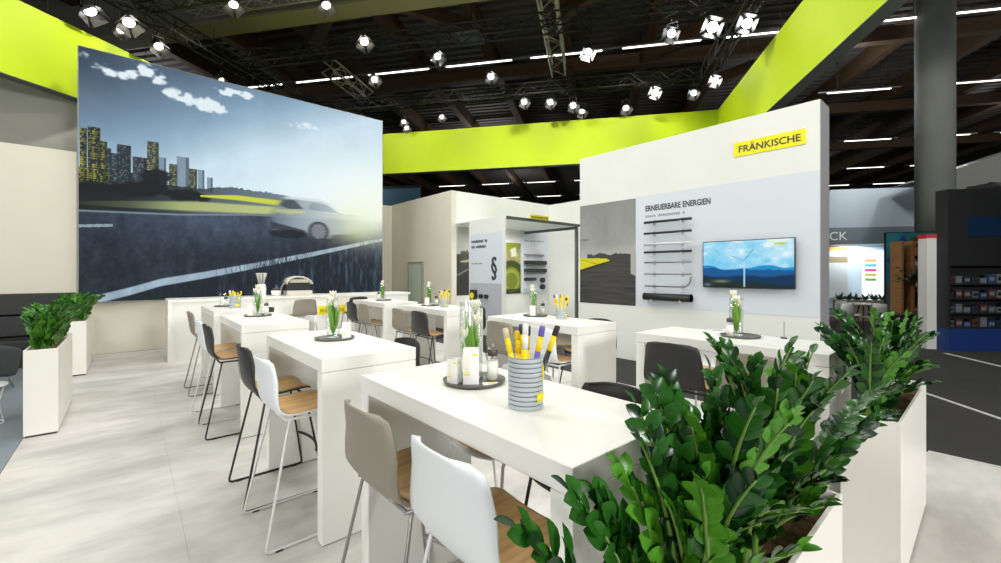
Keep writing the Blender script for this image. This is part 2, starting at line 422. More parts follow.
# back room block
struct(box('wall_block_side', M_CREAM, 6.83, 7.0, 9.95, 13.6, 0, 3.92), 'cream side wall of the rear block with a narrow door', 'wall')
w1 = struct(box('wall_block_front', M_WALL, 7.0, 11.0, 9.95, 10.15, 0, 3.92), 'white wall behind the pipe display bay', 'wall')
struct(box('wall_block_return', M_WALL, 10.85, 11.0, 5.2, 9.95, 0, 3.92), 'white return wall beside the display bay', 'wall')
struct(box('wall_rear_strip', M_CREAM, 5.2, 6.83, 13.55, 13.7, 0, 3.90), 'narrow cream wall strip right of the big screen', 'wall')
d1 = thing('door_1', 'narrow pale green glass door in the cream wall', 'door', (6.81, 11.87, 0), 0, kind='structure')
MB().box(-0.03, 0, -0.40, 0.40, 0.02, 1.90).build('door_leaf', mat('green_glass_door', rgb(176, 190, 172), 0.25), d1)
for y0, y1, z0, z1 in [(-0.45, -0.40, 0, 1.95), (0.40, 0.45, 0, 1.95), (-0.40, 0.40, 1.90, 1.95)]:
    MB().box(-0.045, 0.015, y0, y1, z0, z1).build('door_frame', mat('door_frame_grey', rgb(140, 140, 128), 0.5), d1)
MB().tube([(-0.03, 0.33, 1.0), (-0.09, 0.33, 1.0), (-0.09, 0.21, 1.0)], 0.011).build('door_handle', M_LEGG, d1)
# photo strip on the block front
def photo_road(nx, ny, seed, tint):
    S, T = np.meshgrid(np.linspace(0, 1, nx), np.linspace(0, 1, ny))
    g = noise2(nx, ny, seed, [(5, 9, 1), (12, 20, .6), (30, 50, .4)])
    img = np.zeros((ny, nx, 3)); img[:] = (46, 47, 44)
    img += ((g-.5)*40)[..., None]
    img = mixc(img, (T > 0.60)*1.0, (168, 168, 160)); img = mixc(img, ((T > 0.52) & (T < 0.60+0.1*g) & (S > .3))*0.85, (56, 58, 50))
    img = mixc(img, inpoly(S, T, [(0.3, 0.5), (1, 0.53), (1, 0.49), (0.3, 0.48)])*1.0, (150, 152, 110))
    img = mixc(img, inpoly(S, T, [(0, 0.30), (1, 0.40), (1, 0.38), (0, 0.28)])*1.0, (120, 120, 116))
    return img
picture('photo_print', photo_road(40, 120, 4, 0), (6.90-9.0+0.1, 9.945-10.05, 0.96), (1, 0, 0), (0, 0, 1), 0.45, 1.96, vcol_mat('printed_photo'), w1)['label'] = 'dark road photo print'

# ------------------------------------------------------------------ setting: the hall
RING = (-4.0, 14.35, -3.83, 10.37)             # inner rectangle of the hanging ring, hall coordinates
struct(MB().box(-35, 75, -45, 45, 10.55, 10.7).build('ceiling', M_DECK), 'dark corrugated hall roof deck with brown beams', 'ceiling').rotation_euler = (0, 0, HA)
ceil = bpy.data.objects['ceiling']
mb = MB()
for k in range(0, 150):
    u = -6 + k*0.42
    mb.box(u, u+0.2, -36, 36, 10.42, 10.55)
mb.build('deck_ribs', M_DECK, ceil)['kind'] = 'stuff'
for k in range(-9, 10):
    v = 0.89 + 2.9*k
    MB().box(-10, 70, v-0.16, v+0.16, 9.75, 10.42).build('roof_beam', M_GLULAM, ceil)
for (u0, v0, u1, v1) in [(13.2, 0.9, 10.6, -2.0), (13.2, 3.8, 10.6, 6.7), (16.4, -1.9, 13.6, -4.8), (16.4, 0.9, 19.0, 3.8), (10.6, 6.7, 13.4, 9.6), (19, -4.9, 16.5, -7.8)]:
    a = math.atan2(v1-v0, u1-u0); L = math.hypot(u1-u0, v1-v0)
    m_ = Matrix.Translation((u0, v0, 9.5)) @ Matrix.Rotation(a, 4, 'Z')
    MB().box(0, L, -0.12, 0.12, -0.2, 0.2, m_).build('roof_brace', M_GLULAM, ceil)
for k in range(3):
    MB().box(16.5+7*k, 16.8+7*k, -36, 36, 9.3, 9.75).build('roof_purlin', M_GLULAM, ceil)
struct(MB().box(-35, 75, 44.9, 45, -0.1, 10.6).build('wall_hall_left', mat('dark_hall_wall', rgb(52, 58, 62), 0.9)), 'dark far side wall of the exhibition hall', 'wall').rotation_euler = (0, 0, HA)
struct(MB().box(-35, 75, -45, -44.9, -0.1, 10.6).build('wall_hall_right', MATS['dark_hall_wall']), 'dark wall of the hall behind the far booths', 'wall').rotation_euler = (0, 0, HA)
struct(MB().box(74.9, 75, -45, 45, -0.1, 10.6).build('wall_hall_far', MATS['dark_hall_wall']), 'dark end wall of the exhibition hall', 'wall').rotation_euler = (0, 0, HA)
gb = thing('roof_girder', 'long pale concrete girder with yellow-lit lower edge under the roof', 'girder', (0, 0, 0), HA, kind='structure')
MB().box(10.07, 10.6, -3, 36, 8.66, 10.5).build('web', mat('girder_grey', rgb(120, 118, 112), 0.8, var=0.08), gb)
MB().box(10.02, 10.65, -3, 36, 8.58, 8.66).build('lower_edge', mat('girder_yellow_lit', rgb(150, 142, 108), 0.7), gb)  # yellow light on the flange is put into its colour
cl = hall(14.55, -9.6)
struct(MB().lathe([(0.425, 0), (0.425, 10.5)], 40).build('column', M_CONC, loc=(cl.x, cl.y, -0.04)), 'massive round grey concrete hall column', 'column')
# strip lights in rows under the roof
def strip(u, v, L, z, label, group):
    t = thing('strip_light', label, 'light', hall(u, v, z), HA + R(90), group)
    MB().box(-L/2-.3, L/2+.3, -0.035, 0.035, 0.0, 0.05).build('housing', mat('light_housing', rgb(120, 120, 118), 0.5), t)
    MB().box(-L/2+0.03, L/2-0.03, -0.025, 0.025, -0.03, 0.0).build('tube', M_TUBE, t)
    MB().tube([(-L/3, 0, 0.07), (-L/3, 0, 10.42-z)], 0.012, 5).build('hanger', M_TRUSS, t)
    MB().tube([(L/3, 0, 0.07), (L/3, 0, 10.42-z)], 0.012, 5).build('hanger', M_TRUSS, t)
for ri, (u, v0, n, st, nm) in enumerate([(14.6, -20.5, 12, 3.05, 'nearest'), (20.0, -25, 5, 3.6, 'second'), (27.5, -33, 12, 3.6, 'third'), (34.7, -34, 13, 3.8, 'fourth'), (41.2, -36, 14, 4.0, 'fifth')]):
    for k in range(n):
        strip(u, v0+k*st, 2.45 if ri == 0 else 2.3, 9.0, 'white tube light in the %s hanging row under the hall roof' % nm, '%s row of roof tube lights' % nm)

# ------------------------------------------------------------------ the hanging yellow ring
ring = thing('overhead_ring', 'bright yellow-green fabric fascia ring hanging over the booth', 'fascia', (0, 0, 5.2), HA)
u0, u1, v0, v1 = RING; th = 0.26
for nm, bx in [('fascia_panel', (u0, u1+th, v0-th, v0)), ('fascia_panel', (u1, u1+th, v0, v1)), ('fascia_panel', (u0, u1+th, v1, v1+th)), ('fascia_panel', (u0-th, u0, v0-th, v1+th))]:
    MB().box(bx[0], bx[1], bx[2], bx[3], 0.012, 1.45).build(nm, M_YELLOW, ring)
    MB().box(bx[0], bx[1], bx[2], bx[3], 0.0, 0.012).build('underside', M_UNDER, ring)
for k in range(10):
    u = u0 + 0.9 + k*1.9
    for v in (v0, v1): MB().tube([(u, v-0.13 if v == v0 else v+0.13, 1.44), (u, v-0.13 if v == v0 else v+0.13, 5.2)], 0.008, 5).build('hanging_wire', M_TRUSS, ring)

# ------------------------------------------------------------------ lighting trusses and spotlights
def truss(a, b, sz, m, label, group=None):
    a = Vector(a); b = Vector(b); L = (b-a).length
    t = thing('lighting_truss', label, 'truss', a, math.atan2(b.y-a.y, b.x-a.x), group)
    h = sz/2; r = sz*0.075
    for (y, z) in [(-h, -h), (h, -h), (-h, h), (h, h)]:
        MB().tube([(0, y, z), (L, y, z)], r, 6).build('chord', m, t)
    mb = MB(); n = int(L/(sz*1.15)); s = L/n
    for k in range(n):
        x0, x1 = k*s, (k+1)*s
        if k % 2: x0, x1 = x1, x0
        for (y, z, y2, z2) in [(-h, -h, -h, h), (h, -h, h, h), (-h, -h, h, -h), (-h, h, h, h)]:
            mb.tube([(x0, y, z), (x1, y2, z2)], r*0.6, 4, False)
    mb.build('lattice', m, t)['kind'] = 'stuff'
    return t
truss(hall(-3, 9.75, 7.45), hall(14.2, 9.75, 7.45), 0.34, M_TRUSS, 'black lighting truss along the left yellow band')
truss(hall(13.6, -3.12, 7.45), hall(13.6, 9.5, 7.45), 0.34, M_TRUSS, 'black lighting truss along the rear yellow band')
truss(hall(-3, -3.35, 7.5), hall(14.2, -3.35, 7.5), 0.34, M_TRUSS, 'black lighting truss along the right yellow band')
truss(hall(10.2, -3.12, 7.55), hall(10.2, 9.5, 7.55), 0.34, M_TRUSS, 'black cross truss with the brightest spotlights')
truss(hall(7.45, -3.12, 7.5), hall(7.45, 9.5, 7.5), 0.34, M_TRUSS, 'black cross truss nearest to the camera')
truss(hall(7.0, 1.05, 8.3), hall(14.2, 1.05, 8.3), 0.42, M_SILVER, 'pale aluminium truss above the rear yellow band')
truss(hall(12.0, 8.1, 8.1), hall(14.5, 8.1, 8.1), 0.4, M_SILVER, 'short aluminium truss lit above the big screen')
truss(hall(8.9, 9.9, 8.25), hall(8.9, 5.0, 8.25), 0.3, M_SILVER, 'aluminium truss under the concrete girder')

def spotlamp(hu, hv, z, tgt, lens, label, big=1.0, group='stage spotlights on the rig'):
    loc = hall(hu, hv, z)
    t = thing('stage_spotlight', label, 'spotlight', loc, 0, group)
    d = (Vector(tgt) - loc).normalized()
    big *= 0.8; q = d.to_track_quat('-Z', 'Y').to_matrix().to_4x4() @ Matrix.Rotation(R(25), 4, 'Z') @ Matrix.Scale(big, 4)
    def xf(mb): mb.v = [tuple(q @ Vector(v)) for v in mb.v]; return mb
    xf(MB().lathe([(0.05, 0.17), (0.085, 0.15), (0.095, 0.0), (0.10, -0.06)], 16)).build('housing', M_BLACKM, t)
    ln = xf(MB().lathe([(0.0, -0.066), (0.05, -0.072), (0.09, -0.064)], 16, cap=False)); ln.build('lens', lens, t)
    m_in = mat('barn_door_inside', rgb(92, 90, 86), 0.35, metal=0.3)
    for k in range(4):
        a = k*math.pi/2; c_, s_ = math.cos(a), math.sin(a)
        P = []
        for (rr, zz, w) in [(0.10, -0.06, 0.085), (0.17, -0.20, 0.125)]:
            P.append([(c_*rr - s_*w*e, s_*rr + c_*w*e, zz) for e in (-1, 1)])
        xf(MB().grid(P, False)).build('barn_door', m_in, t, solid=0.006)
    top = Vector((0, 0, 0.34))
    yk = MB(); side = d.cross(Vector((0, 0, 1)));  side = side.normalized() if side.length > 1e-3 else Vector((1, 0, 0))
    yk.tube([side*0.115*big, side*0.115*big + Vector((0, 0, 0.2*big)), -side*0.115*big + Vector((0, 0, 0.2*big)), -side*0.115*big], 0.012, 6)
    yk.tube([(0, 0, 0.2*big), top], 0.018, 6); yk.build('yoke', M_BLACKM, t)
SP = [  # hall u, v, z, target, cold?, label, size
 (6.80, 10.05, 7.0, (2.5, 8.5, 1), 1, 'large spotlight with white barn doors in front of the left yellow band', 1.5),
 (7.30, 9.70, 7.0, (1.5, 7.0, 1), 0, 'spotlight with a broad lit flap above the left end of the screen', 1.5),
 (7.45, 10.1, 6.95, (1, 8, 1), 0, 'small warm spotlight between two larger ones above the left yellow band', 1.0),
 (8.15, 9.95, 6.95, (2, 8, 1), 0, 'warm spotlight hanging low above the clouds of the screen picture', 1.25),
 (9.95, 10.0, 6.95, (3, 9, 1), 0, 'tiny warm lamp glowing just above the top edge of the screen', 0.8),
 (7.25, 7.00, 7.0, (2, 7, 1), 0, 'spotlight cut by the top picture edge, left of two', 1.15),
 (7.65, 5.20, 7.0, (3, 6, 1), 0, 'spotlight at the top picture edge before the concrete girder, right of two', 1.15),
 (9.05, 5.16, 7.0, (3, 5, 1), 0, 'warm spotlight hanging below the concrete girder over the screen', 1.3),
 (10.9, 5.90, 7.0, (4, 6, 1), 0, 'warm spotlight beside the strip light right above the screen corner', 1.2),
 (10.05, 3.75, 7.0, (5, 4, 1), 1, 'cold spotlight with side flap hanging left of the square roof hatch', 1.2),
 (11.4, 2.70, 7.0, (5, 4, 1), 1, 'cold spotlight hanging below the square roof hatch', 1.2),
 (14.05, 6.47, 6.95, (5, 8, 1), 0, 'pair of warm lamps at the rear truss, upper one', 1.0),
 (14.1, 6.40, 6.75, (6, 8, 1), 0, 'pair of warm lamps at the rear truss, lower one', 1.0),
 (14.0, 5.05, 7.0, (6, 7, 1), 0, 'single warm lamp at the left of the rear truss', 1.0),
 (13.3, 2.07, 7.0, (6, 5, 1), 1, 'left lamp of the group hanging before the rear yellow band', 1.2),
 (13.5, 1.27, 7.0, (6, 5, 1), 1, 'second lamp of the group hanging before the rear yellow band', 1.2),
 (13.9, 0.58, 7.0, (7, 5, 1), 1, 'third lamp of the group hanging before the rear yellow band', 1.3),
 (13.9, 0.30, 6.8, (8, 6, 0), 1, 'lowest lamp of the group, almost touching the rear yellow band', 1.2),
 (10.6, 0.08, 7.0, (5, 4, 1), 1, 'dark spotlight with thin lit flaps below the pale aluminium truss', 1.2),
 (14.2, -1.07, 6.9, (8, 4, 0), 1, 'spotlight with a lit cone right of the lamp group', 1.3),
 (13.5, -1.86, 7.0, (2, 1, 1.5), 2, 'glaring cold spotlight right of the middle of the rear truss', 1.3),
 (13.7, -2.99, 7.0, (7, 4, 1), 1, 'spotlight with spread flaps near the ring corner', 1.2),
 (13.0, -3.40, 7.0, (3, 2, 1.5), 2, 'bluish spotlight closest to the corner of the yellow ring', 1.2),
 (10.2, -1.77, 7.0, (3, 3, 1), 1, 'left one of three glaring spotlights by the right yellow band', 1.3),
 (10.16, -2.6, 7.0, (0.3, 0.3, 1.6), 2, 'middle one of three glaring spotlights by the right yellow band', 1.5),
 (10.16, -3.3, 7.0, (1, 1, 1.6), 2, 'right one of three glaring spotlights, next to the right yellow band', 1.4)]
for (u, v, z, tg, cold, lab, big) in SP:
    spotlamp(u, v, z, tg, (M_LENS, M_LENSW, emis('glaring_lens', (0.95, 0.98, 1, 1), 22.0))[cold], lab, big)

# ------------------------------------------------------------------ the big picture screen
def screen_picture():
    nx, ny = 520, 410
    S, T = np.meshgrid(np.linspace(0, 1, nx), np.linspace(0, 1, ny))
    rg = np.random.RandomState(5)
    # sky: dark slate at the upper left to white-blue at the right
    k = np.clip(0.04 + 0.60*S + 0.95*(1-T), 0, 1)
    img = np.zeros((ny, nx, 3))
    stops = [(0, (44, 56, 72)), (0.2, (82, 102, 122)), (0.42, (134, 164, 188)), (0.62, (200, 224, 238)), (1.0, (226, 242, 250))]
    for c in range(3):
        img[..., c] = np.interp(k, [s[0] for s in stops], [s[1][c] for s in stops])
    fb = noise2(nx, ny, 11, [(7, 5, 1), (15, 11, .6), (32, 24, .35), (64, 50, .2)])
    fb2 = noise2(nx, ny, 12, [(16, 20, 1), (34, 40, .6), (70, 80, .35)])
    img += ((fb-0.5)*26)[..., None]
    cl = np.zeros((ny, nx))
    for (s, t, a, b, w) in [(0.013, 0.965, .018, .022, .6), (0.045, 0.945, .03, .022, .7), (0.085, 0.925, .035, .022, .75), (0.08, 0.875, .03, .016, .35), (0.125, 0.94, .03, .025, .6),
                            (0.165, 0.965, .025, .03, 1.0), (0.195, 0.935, .03, .035, 1.0), (0.235, 0.905, .035, .032, 1.0), (0.275, 0.885, .045, .036, 1.15), (0.325, 0.872, .05, .034, 1.25), (0.36, 0.872, .03, .022, 1.0),
                            (0.39, 0.955, .035, .022, 1.1), (0.44, 0.962, .04, .018, .9), (0.36, 0.93, .03, .015, .5), (0.60, 0.87, .03, .02, .35), (0.67, 0.875, .05, .026, .55), (0.10, 0.60, .02, .02, .0)]:
        cl = np.maximum(cl, w*np.exp(-(((S-s)/a)**2 + ((T-t)/b)**2)*0.9))
    fb3 = noise2(nx, ny, 13, [(22, 26, 1), (48, 56, .8), (100, 110, .6)])
    img = mixc(img, sstep(0.26, 0.74, cl*.85 + (fb3-.5)*1.9*sstep(.05, .5, cl))*sstep(.08, .3, cl), (226, 238, 244))
    img = mixc(img, np.exp(-(((S-0.93)/0.33)**2 + ((T-0.52)/0.25)**2))*0.9, (240, 250, 246))
    # far trees and low hills
    tl_ = np.interp(S[0], [0, .1, .172, .212, .30, .40, .536, .62, .75], [.47, .475, .492, .50, .498, .515, .512, .50, .44])
    rough = noise2(nx, 2, 21, [(40, 1, 1), (110, 1, .8), (260, 1, .6)])[0]
    # skyline
    B = [(0.002, 0.018, 0.44, 0.684, 1), (0.02, 0.05, 0.44, 0.693, 1), (0.05, 0.064, 0.44, 0.641, 1), (0.064, 0.075, 0.44, 0.617, 0), (0.075, 0.107, 0.44, 0.60, 0),
         (0.087, 0.122, 0.5, 0.639, 0), (0.127, 0.162, 0.46, 0.598, 0), (0.162, 0.193, 0.46, 0.672, 2), (0.193, 0.213, 0.48, 0.609, 3), (0.22, 0.245, 0.48, 0.589, 2),
         (0.242, 0.276, 0.48, 0.624, 3), (0.276, 0.299, 0.48, 0.579, 2), (0.302, 0.320, 0.48, 0.579, 3), (0.328, 0.345, 0.48, 0.548, 3), (0.0, 0.07, 0.42, 0.53, 4), (0.07, 0.13, 0.42, 0.53, 0)]
    for (a, b, c, d, kind) in B:
        m = (S >= a) & (S <= b) & (T >= c) & (T <= d)
        base = [(42, 52, 60), (36, 42, 44), (60, 68, 66), (112, 132, 150), (44, 50, 44)][kind]
        img = mixc(img, m*(0.94 if kind != 3 else 0.8), base)
        si = np.floor((S-a)/0.0044).astype(int); ti = np.floor(T/0.0088).astype(int)
        lit = rg.rand(200, 240)[np.clip(ti, 0, 199) % 200, (np.clip(si, 0, 239)+int(a*1000)) % 240]
        inw = (((S-a) % 0.0044) > 0.0012) & ((T % 0.0088) > 0.003)
        thr = (0.72, 0.42, 0.48, 0.85, 0.40)[kind]
        img = mixc(img, (m & inw & (lit > thr))*(0.35+.4*fb2), [(130, 146, 150), (206, 200, 60), (196, 196, 100), (150, 166, 176), (196, 194, 60)][kind])
        img = mixc(img, (m & (S > b-(b-a)*0.25))*0.35, (22, 26, 30))
    hills = T < tl_[None, :]*1.0 - 0.012 + 0.018*rough[None, :]
    img = mixc(img, (hills & (T > 0.34))*np.clip(1.05-0.75*S, 0.25, 0.97), (52, 62, 70))
    img = mixc(img, hills*sstep(0.40, 0.0, S)*0.9, (24, 28, 30))
    for (s, t, a, b) in [(0.19, 0.505, .035, .05), (0.165, 0.475, .03, .03), (0.265, 0.46, .05, .025), (0.30, 0.455, .035, .02), (0.12, 0.46, .05, .03), (0.04, 0.455, .07, .02)]:
        img = mixc(img, sstep(1.25, .75, np.hypot((S-s)/a, (T-t)/b) + (fb3-.5)*1.6)*0.92, (22, 27, 30))
    # far bright field strips
    tc = np.interp(S[0], [0, .172, .311, .58], [.388, .402, .413, .425])[None, :]; hw = np.interp(S[0], [0, .1, .3, .58, .75], [.006, .013, .021, .017, .01])[None, :]
    img = mixc(img, sstep(hw*1.35, hw*0.75, np.abs(T-tc))*np.interp(S[0], [0, .12, .25, .6, .85], [.12, .3, .8, 1, .0])[None, :], (190, 198, 128))
    img = mixc(img, sstep(1.3, .8, np.abs(T-np.interp(S[0], [.3, .42, .56], [.46, .469, .464])[None, :])/np.interp(S[0], [.3, .42, .55, .6], [.003, .011, .012, .01])[None, :])*((S > .31) & (S < .66)), (204, 210, 70))
    # road
    rt = np.interp(S[0], [0, .25, .47, 1], [.362, .374, .398, .42])[None, :]
    road = T < rt
    gr = noise2(nx, ny, 31, [(50, 16, 1), (120, 60, .7), (260, 200, .6)])
    img = mixc(img, road*1.0, (36, 45, 58))
    img = np.where(road[..., None], img + ((gr-.5)*34)[..., None] + (np.exp(-(((S-.36)/.3)**2 + ((T-.35)/.1)**2))*34)[..., None]*np.array([.9, 1, 1.15]), img)
    img = mixc(img, sstep(.006, .002, np.abs(T-(rt-.004)))*.75, (140, 152, 160))
    img = mixc(img, (np.abs(T-(0.298+(S)*.12)) < .0055)*((S < .078)*0.9), (150, 168, 178))
    # verge and white edge line
    wl_ = np.interp(S[0], [0, .038, .122, .199, .325, .468, .686, .947, 1], [-.03, .004, .036, .07, .102, .142, .207, .289, .303])[None, :]
    below = T < wl_
    gg = noise2(nx, ny, 41, [(90, 10, 1), (200, 26, 1), (380, 60, .7)])
    img = mixc(img, below*1.0, (26, 34, 44))
    img = np.where(below[..., None], img + (np.clip(gg-.44, 0, 1)*np.interp(S[0], [0, .3, .6, 1], [30, 50, 110, 130])[None, :])[..., None]*np.array([.75, .95, 1.1]), img)
    thick = np.interp(S[0], [0, .3, .7, 1], [.017, .016, .012, .009])[None, :]
    img = mixc(img, sstep(1.15, .8, np.abs(T-wl_-.004)/thick)*(0.72+.25*gr), (176, 198, 214))
    for k in range(150):                                  # tall weeds before the line
        s0 = rg.normal(.55, .08) if k < 110 else rg.uniform(.9, 1.0); h0 = abs(rg.normal(.05, .03))
        b0 = np.interp(s0, [.3, 1], [.04, .22]); sl_ = rg.uniform(-.22, .22)
        ln_ = np.abs(S - s0 - (T-b0)*sl_) < .0011
        img = mixc(img, (ln_ & (T > b0) & (T < b0+.04+h0))*rg.uniform(.3, .7), (30, 40, 52))
    # glow of low sun and dust behind the car
    img = mixc(img, np.exp(-(((S-.97)/.16)**2 + ((T-.46)/.17)**2))*.98, (246, 251, 238))
    img = mixc(img, np.exp(-(((S-.86)/.10)**2 + ((T-.36)/.08)**2))*.5, (212, 214, 120))
    # the blurred silver car
    body = [(0.535, 0.335), (0.533, 0.40), (0.55, 0.425), (0.575, 0.478), (0.60, 0.496), (0.70, 0.502), (0.76, 0.487), (0.815, 0.432), (0.87, 0.415), (0.895, 0.385), (0.89, 0.345), (0.85, 0.328), (0.78, 0.322), (0.75, 0.296), (0.70, 0.296), (0.67, 0.322), (0.60, 0.330), (0.56, 0.322)]
    acc = np.zeros((ny, nx))
    for dx in np.linspace(-.018, .018, 7): acc += inpoly(S-dx, T, body)/7.0
    carc = np.stack([np.interp(S, [.53, .62, .75, .88], v_) for v_ in ((104, 150, 196, 226), (118, 164, 208, 234), (130, 174, 216, 238))], 2)
    ka = (acc*sstep(.98, .66, S)*.92)[..., None]; img = img*(1-ka) + carc*ka
    img = mixc(img, inpoly(S, T, [(0.535, .335), (.533, .37), (.66, .335), (.67, .322), (.60, .326)])*.8, (44, 50, 58))
    img = mixc(img, inpoly(S, T, [(0.565, .455), (.582, .482), (.62, .487), (.655, .445), (.60, .438)])*.75, (52, 62, 70))
    img = mixc(img, inpoly(S, T, [(0.675, .445), (.685, .485), (.75, .478), (.80, .438)])*.45, (110, 126, 136))
    img = mixc(img, inpoly(S, T, [(0.545, .418), (.60, .412), (.665, .425), (.66, .438), (.56, .434)])*.55, (208, 212, 130))
    img = mixc(img, inpoly(S, T, [(0.575, .490), (.60, .503), (.72, .508), (.75, .492), (.62, .490)])*.8, (222, 230, 234))
    img = mixc(img, (np.hypot((S-.716)/.042, (T-.334)/.052) < 1)*.9, (60, 66, 72))
    img = mixc(img, (np.hypot((S-.716)/.030, (T-.334)/.039) < 1)*(.5+.5*(np.sin(np.arctan2((T-.334), (S-.716))*10) > -.2)), (136, 144, 150))
    img = mixc(img, (np.hypot((S-.60)/.07, (T-.312)/.022) < 1)*.65, (22, 26, 32))
    img = mixc(img, np.exp(-(((S-.90)/.10)**2 + ((T-.42)/.10)**2))*.65, (238, 246, 228))
    bl = sum(np.roll(img, k_, axis=1) for k_ in range(-4, 5))/9.0
    msk = (sstep(.50, .55, S)*sstep(.96, .88, S)*sstep(.27, .30, T)*sstep(.54, .51, T))[..., None]
    img = img*(1-msk*.8) + bl*msk*.8
    return img
vw = thing('video_wall', 'huge picture screen showing a city skyline and a speeding silver car', 'screen', (2.366, 11.38, 1.03), 0)
MB().box(-3.095, 3.095, 0.012, 0.135, 0, 4.9).build('frame', mat('screen_frame', rgb(150, 150, 146), 0.5), vw)
picture('screen_surface', screen_picture(), (-3.08, 0.010, 0.012), (1, 0, 0), (0, 0, 1), 6.16, 4.876, vcol_mat('lit_screen_print', 1.0), vw)['label'] = 'backlit picture of road, skyline and car'

# ------------------------------------------------------------------ television, sign and pipe samples on the partition
def tv_picture():
    nx, ny = 220, 128
    S, T = np.meshgrid(np.linspace(0, 1, nx), np.linspace(0, 1, ny))
    fb = noise2(nx, ny, 51, [(5, 4, 1), (11, 9, .7), (24, 20, .4), (50, 40, .2)])
    img = np.zeros((ny, nx, 3))
    for c, (a, b) in enumerate([(92, 205), (190, 234), (232, 248)]): img[..., c] = a + (b-a)*np.clip(fb*1.7-.35+.2*S, 0, 1)
    img = mixc(img, sstep(.70, .80, fb+.1*T)*.6, (236, 246, 250))
    r1 = noise2(nx, 2, 52, [(4, 1, 1), (9, 1, .5)])[0][None, :]; r2 = noise2(nx, 2, 53, [(3, 1, 1), (8, 1, .5), (20, 1, .2)])[0][None, :]; r3 = noise2(nx, 2, 54, [(3, 1, 1), (7, 1, .4)])[0][None, :]
    img = mixc(img, sstep(.01, -.02, T-(.37+.16*r1))*1.0, (30, 140, 200))
    img = mixc(img, sstep(.01, -.02, T-(.28+.2*r2))*1.0, (14, 88, 146))
    img = mixc(img, sstep(.01, -.06, T-(.16+.2*r3+.05*S))*1.0, (8, 48, 84))
    img = mixc(img, sstep(.0, -.1, T-(.20-.14*S+.04*r2))*1.0, (24, 40, 40))
    img = mixc(img, np.exp(-(((S-.22)/.10)**2 + ((T-.12)/.035)**2))*.8, (150, 146, 110)); img = mixc(img, np.exp(-(((S-.05)/.05)**2 + ((T-.04)/.04)**2))*.7, (120, 150, 150))
    def seg(a, b, w, col):
        nonlocal img
        d = np.array(b)-np.array(a); L2 = (d**2).sum(); k = np.clip(((S-a[0])*d[0]+(T-a[1])*d[1])/L2, 0, 1)
        dd = np.hypot((S-a[0]-k*d[0])*1.75, T-a[1]-k*d[1]); img = mixc(img, sstep(w, w*.5, dd)*.95, col)
    seg((.487, .57), (.487, .02), .022, (176, 214, 236)); seg((.487, .57), (.33, .68), .014, (120, 170, 200)); seg((.487, .58), (.585, .80), .016, (120, 170, 200)); seg((.487, .57), (.525, .48), .012, (150, 200, 230))
    img = mixc(img, ((S > .80) & (S < .93) & (T > .885) & (T < .925))*1.0, (200, 214, 30))
    return img
tv = thing('television', 'flat television on the white partition showing a wind turbine over blue hills', 'television', (WX-0.10, 2.394, 1.377), 0)
MB().box(0.0, 0.05, -0.622, 0.622, 0, 0.714).build('bezel', mat('tv_black', rgb(16, 18, 20), 0.3), tv, bevel=0.004)
picture('display', tv_picture(), (-0.002, 0.611, 0.014), (0, -1, 0), (0, 0, 1), 1.222, 0.688, vcol_mat('lit_tv_print', 1.0), tv)['label'] = 'lit picture of a wind turbine'
MB().box(0.05, 0.088, -0.2, 0.2, 0.2, 0.55).build('wall_bracket', M_BLACKM, tv)
def brand_sign(name, loc, w, h, face, label, cat='sign', parent=None, depth=0.012):
    """yellow plate with dark lettering; local +x runs along the plate, -y is the front"""
    t = thing(name, label, cat, loc, {'negx': R(-90), 'negy': 0}[face]) if parent is None else None
    root = t
    MB().box(-w/2, w/2, -depth, 0, 0, h).build('plate', M_YSIGN, root, bevel=0.002)
    tx = text_mesh('lettering', 'FRÄNKISCHE', h*0.66, M_DARKTXT, root, (-w*0.43, -depth-0.0015, h*0.26), (R(90), 0, 0), width=w*0.86, bold=h*0.012)
    return t
brand_sign('logo_sign', (WX-0.001, 2.13, 3.36), 0.92, 0.215, 'negx', 'yellow FRÄNKISCHE sign high on the white partition wall')
PL = [(2.497, 'black', 0.022), (2.30, 'black', 0.02), (2.106, 'white', 0.02), (1.966, 'black', 0.02), (1.786, 'grey', 0.014), (1.582, 'grey', 0.012), (1.37, 'bent', 0.014), (1.184, 'thick', 0.062)]
ORD = ['top', 'second', 'third', 'fourth', 'fifth', 'sixth', 'seventh', 'bottom']
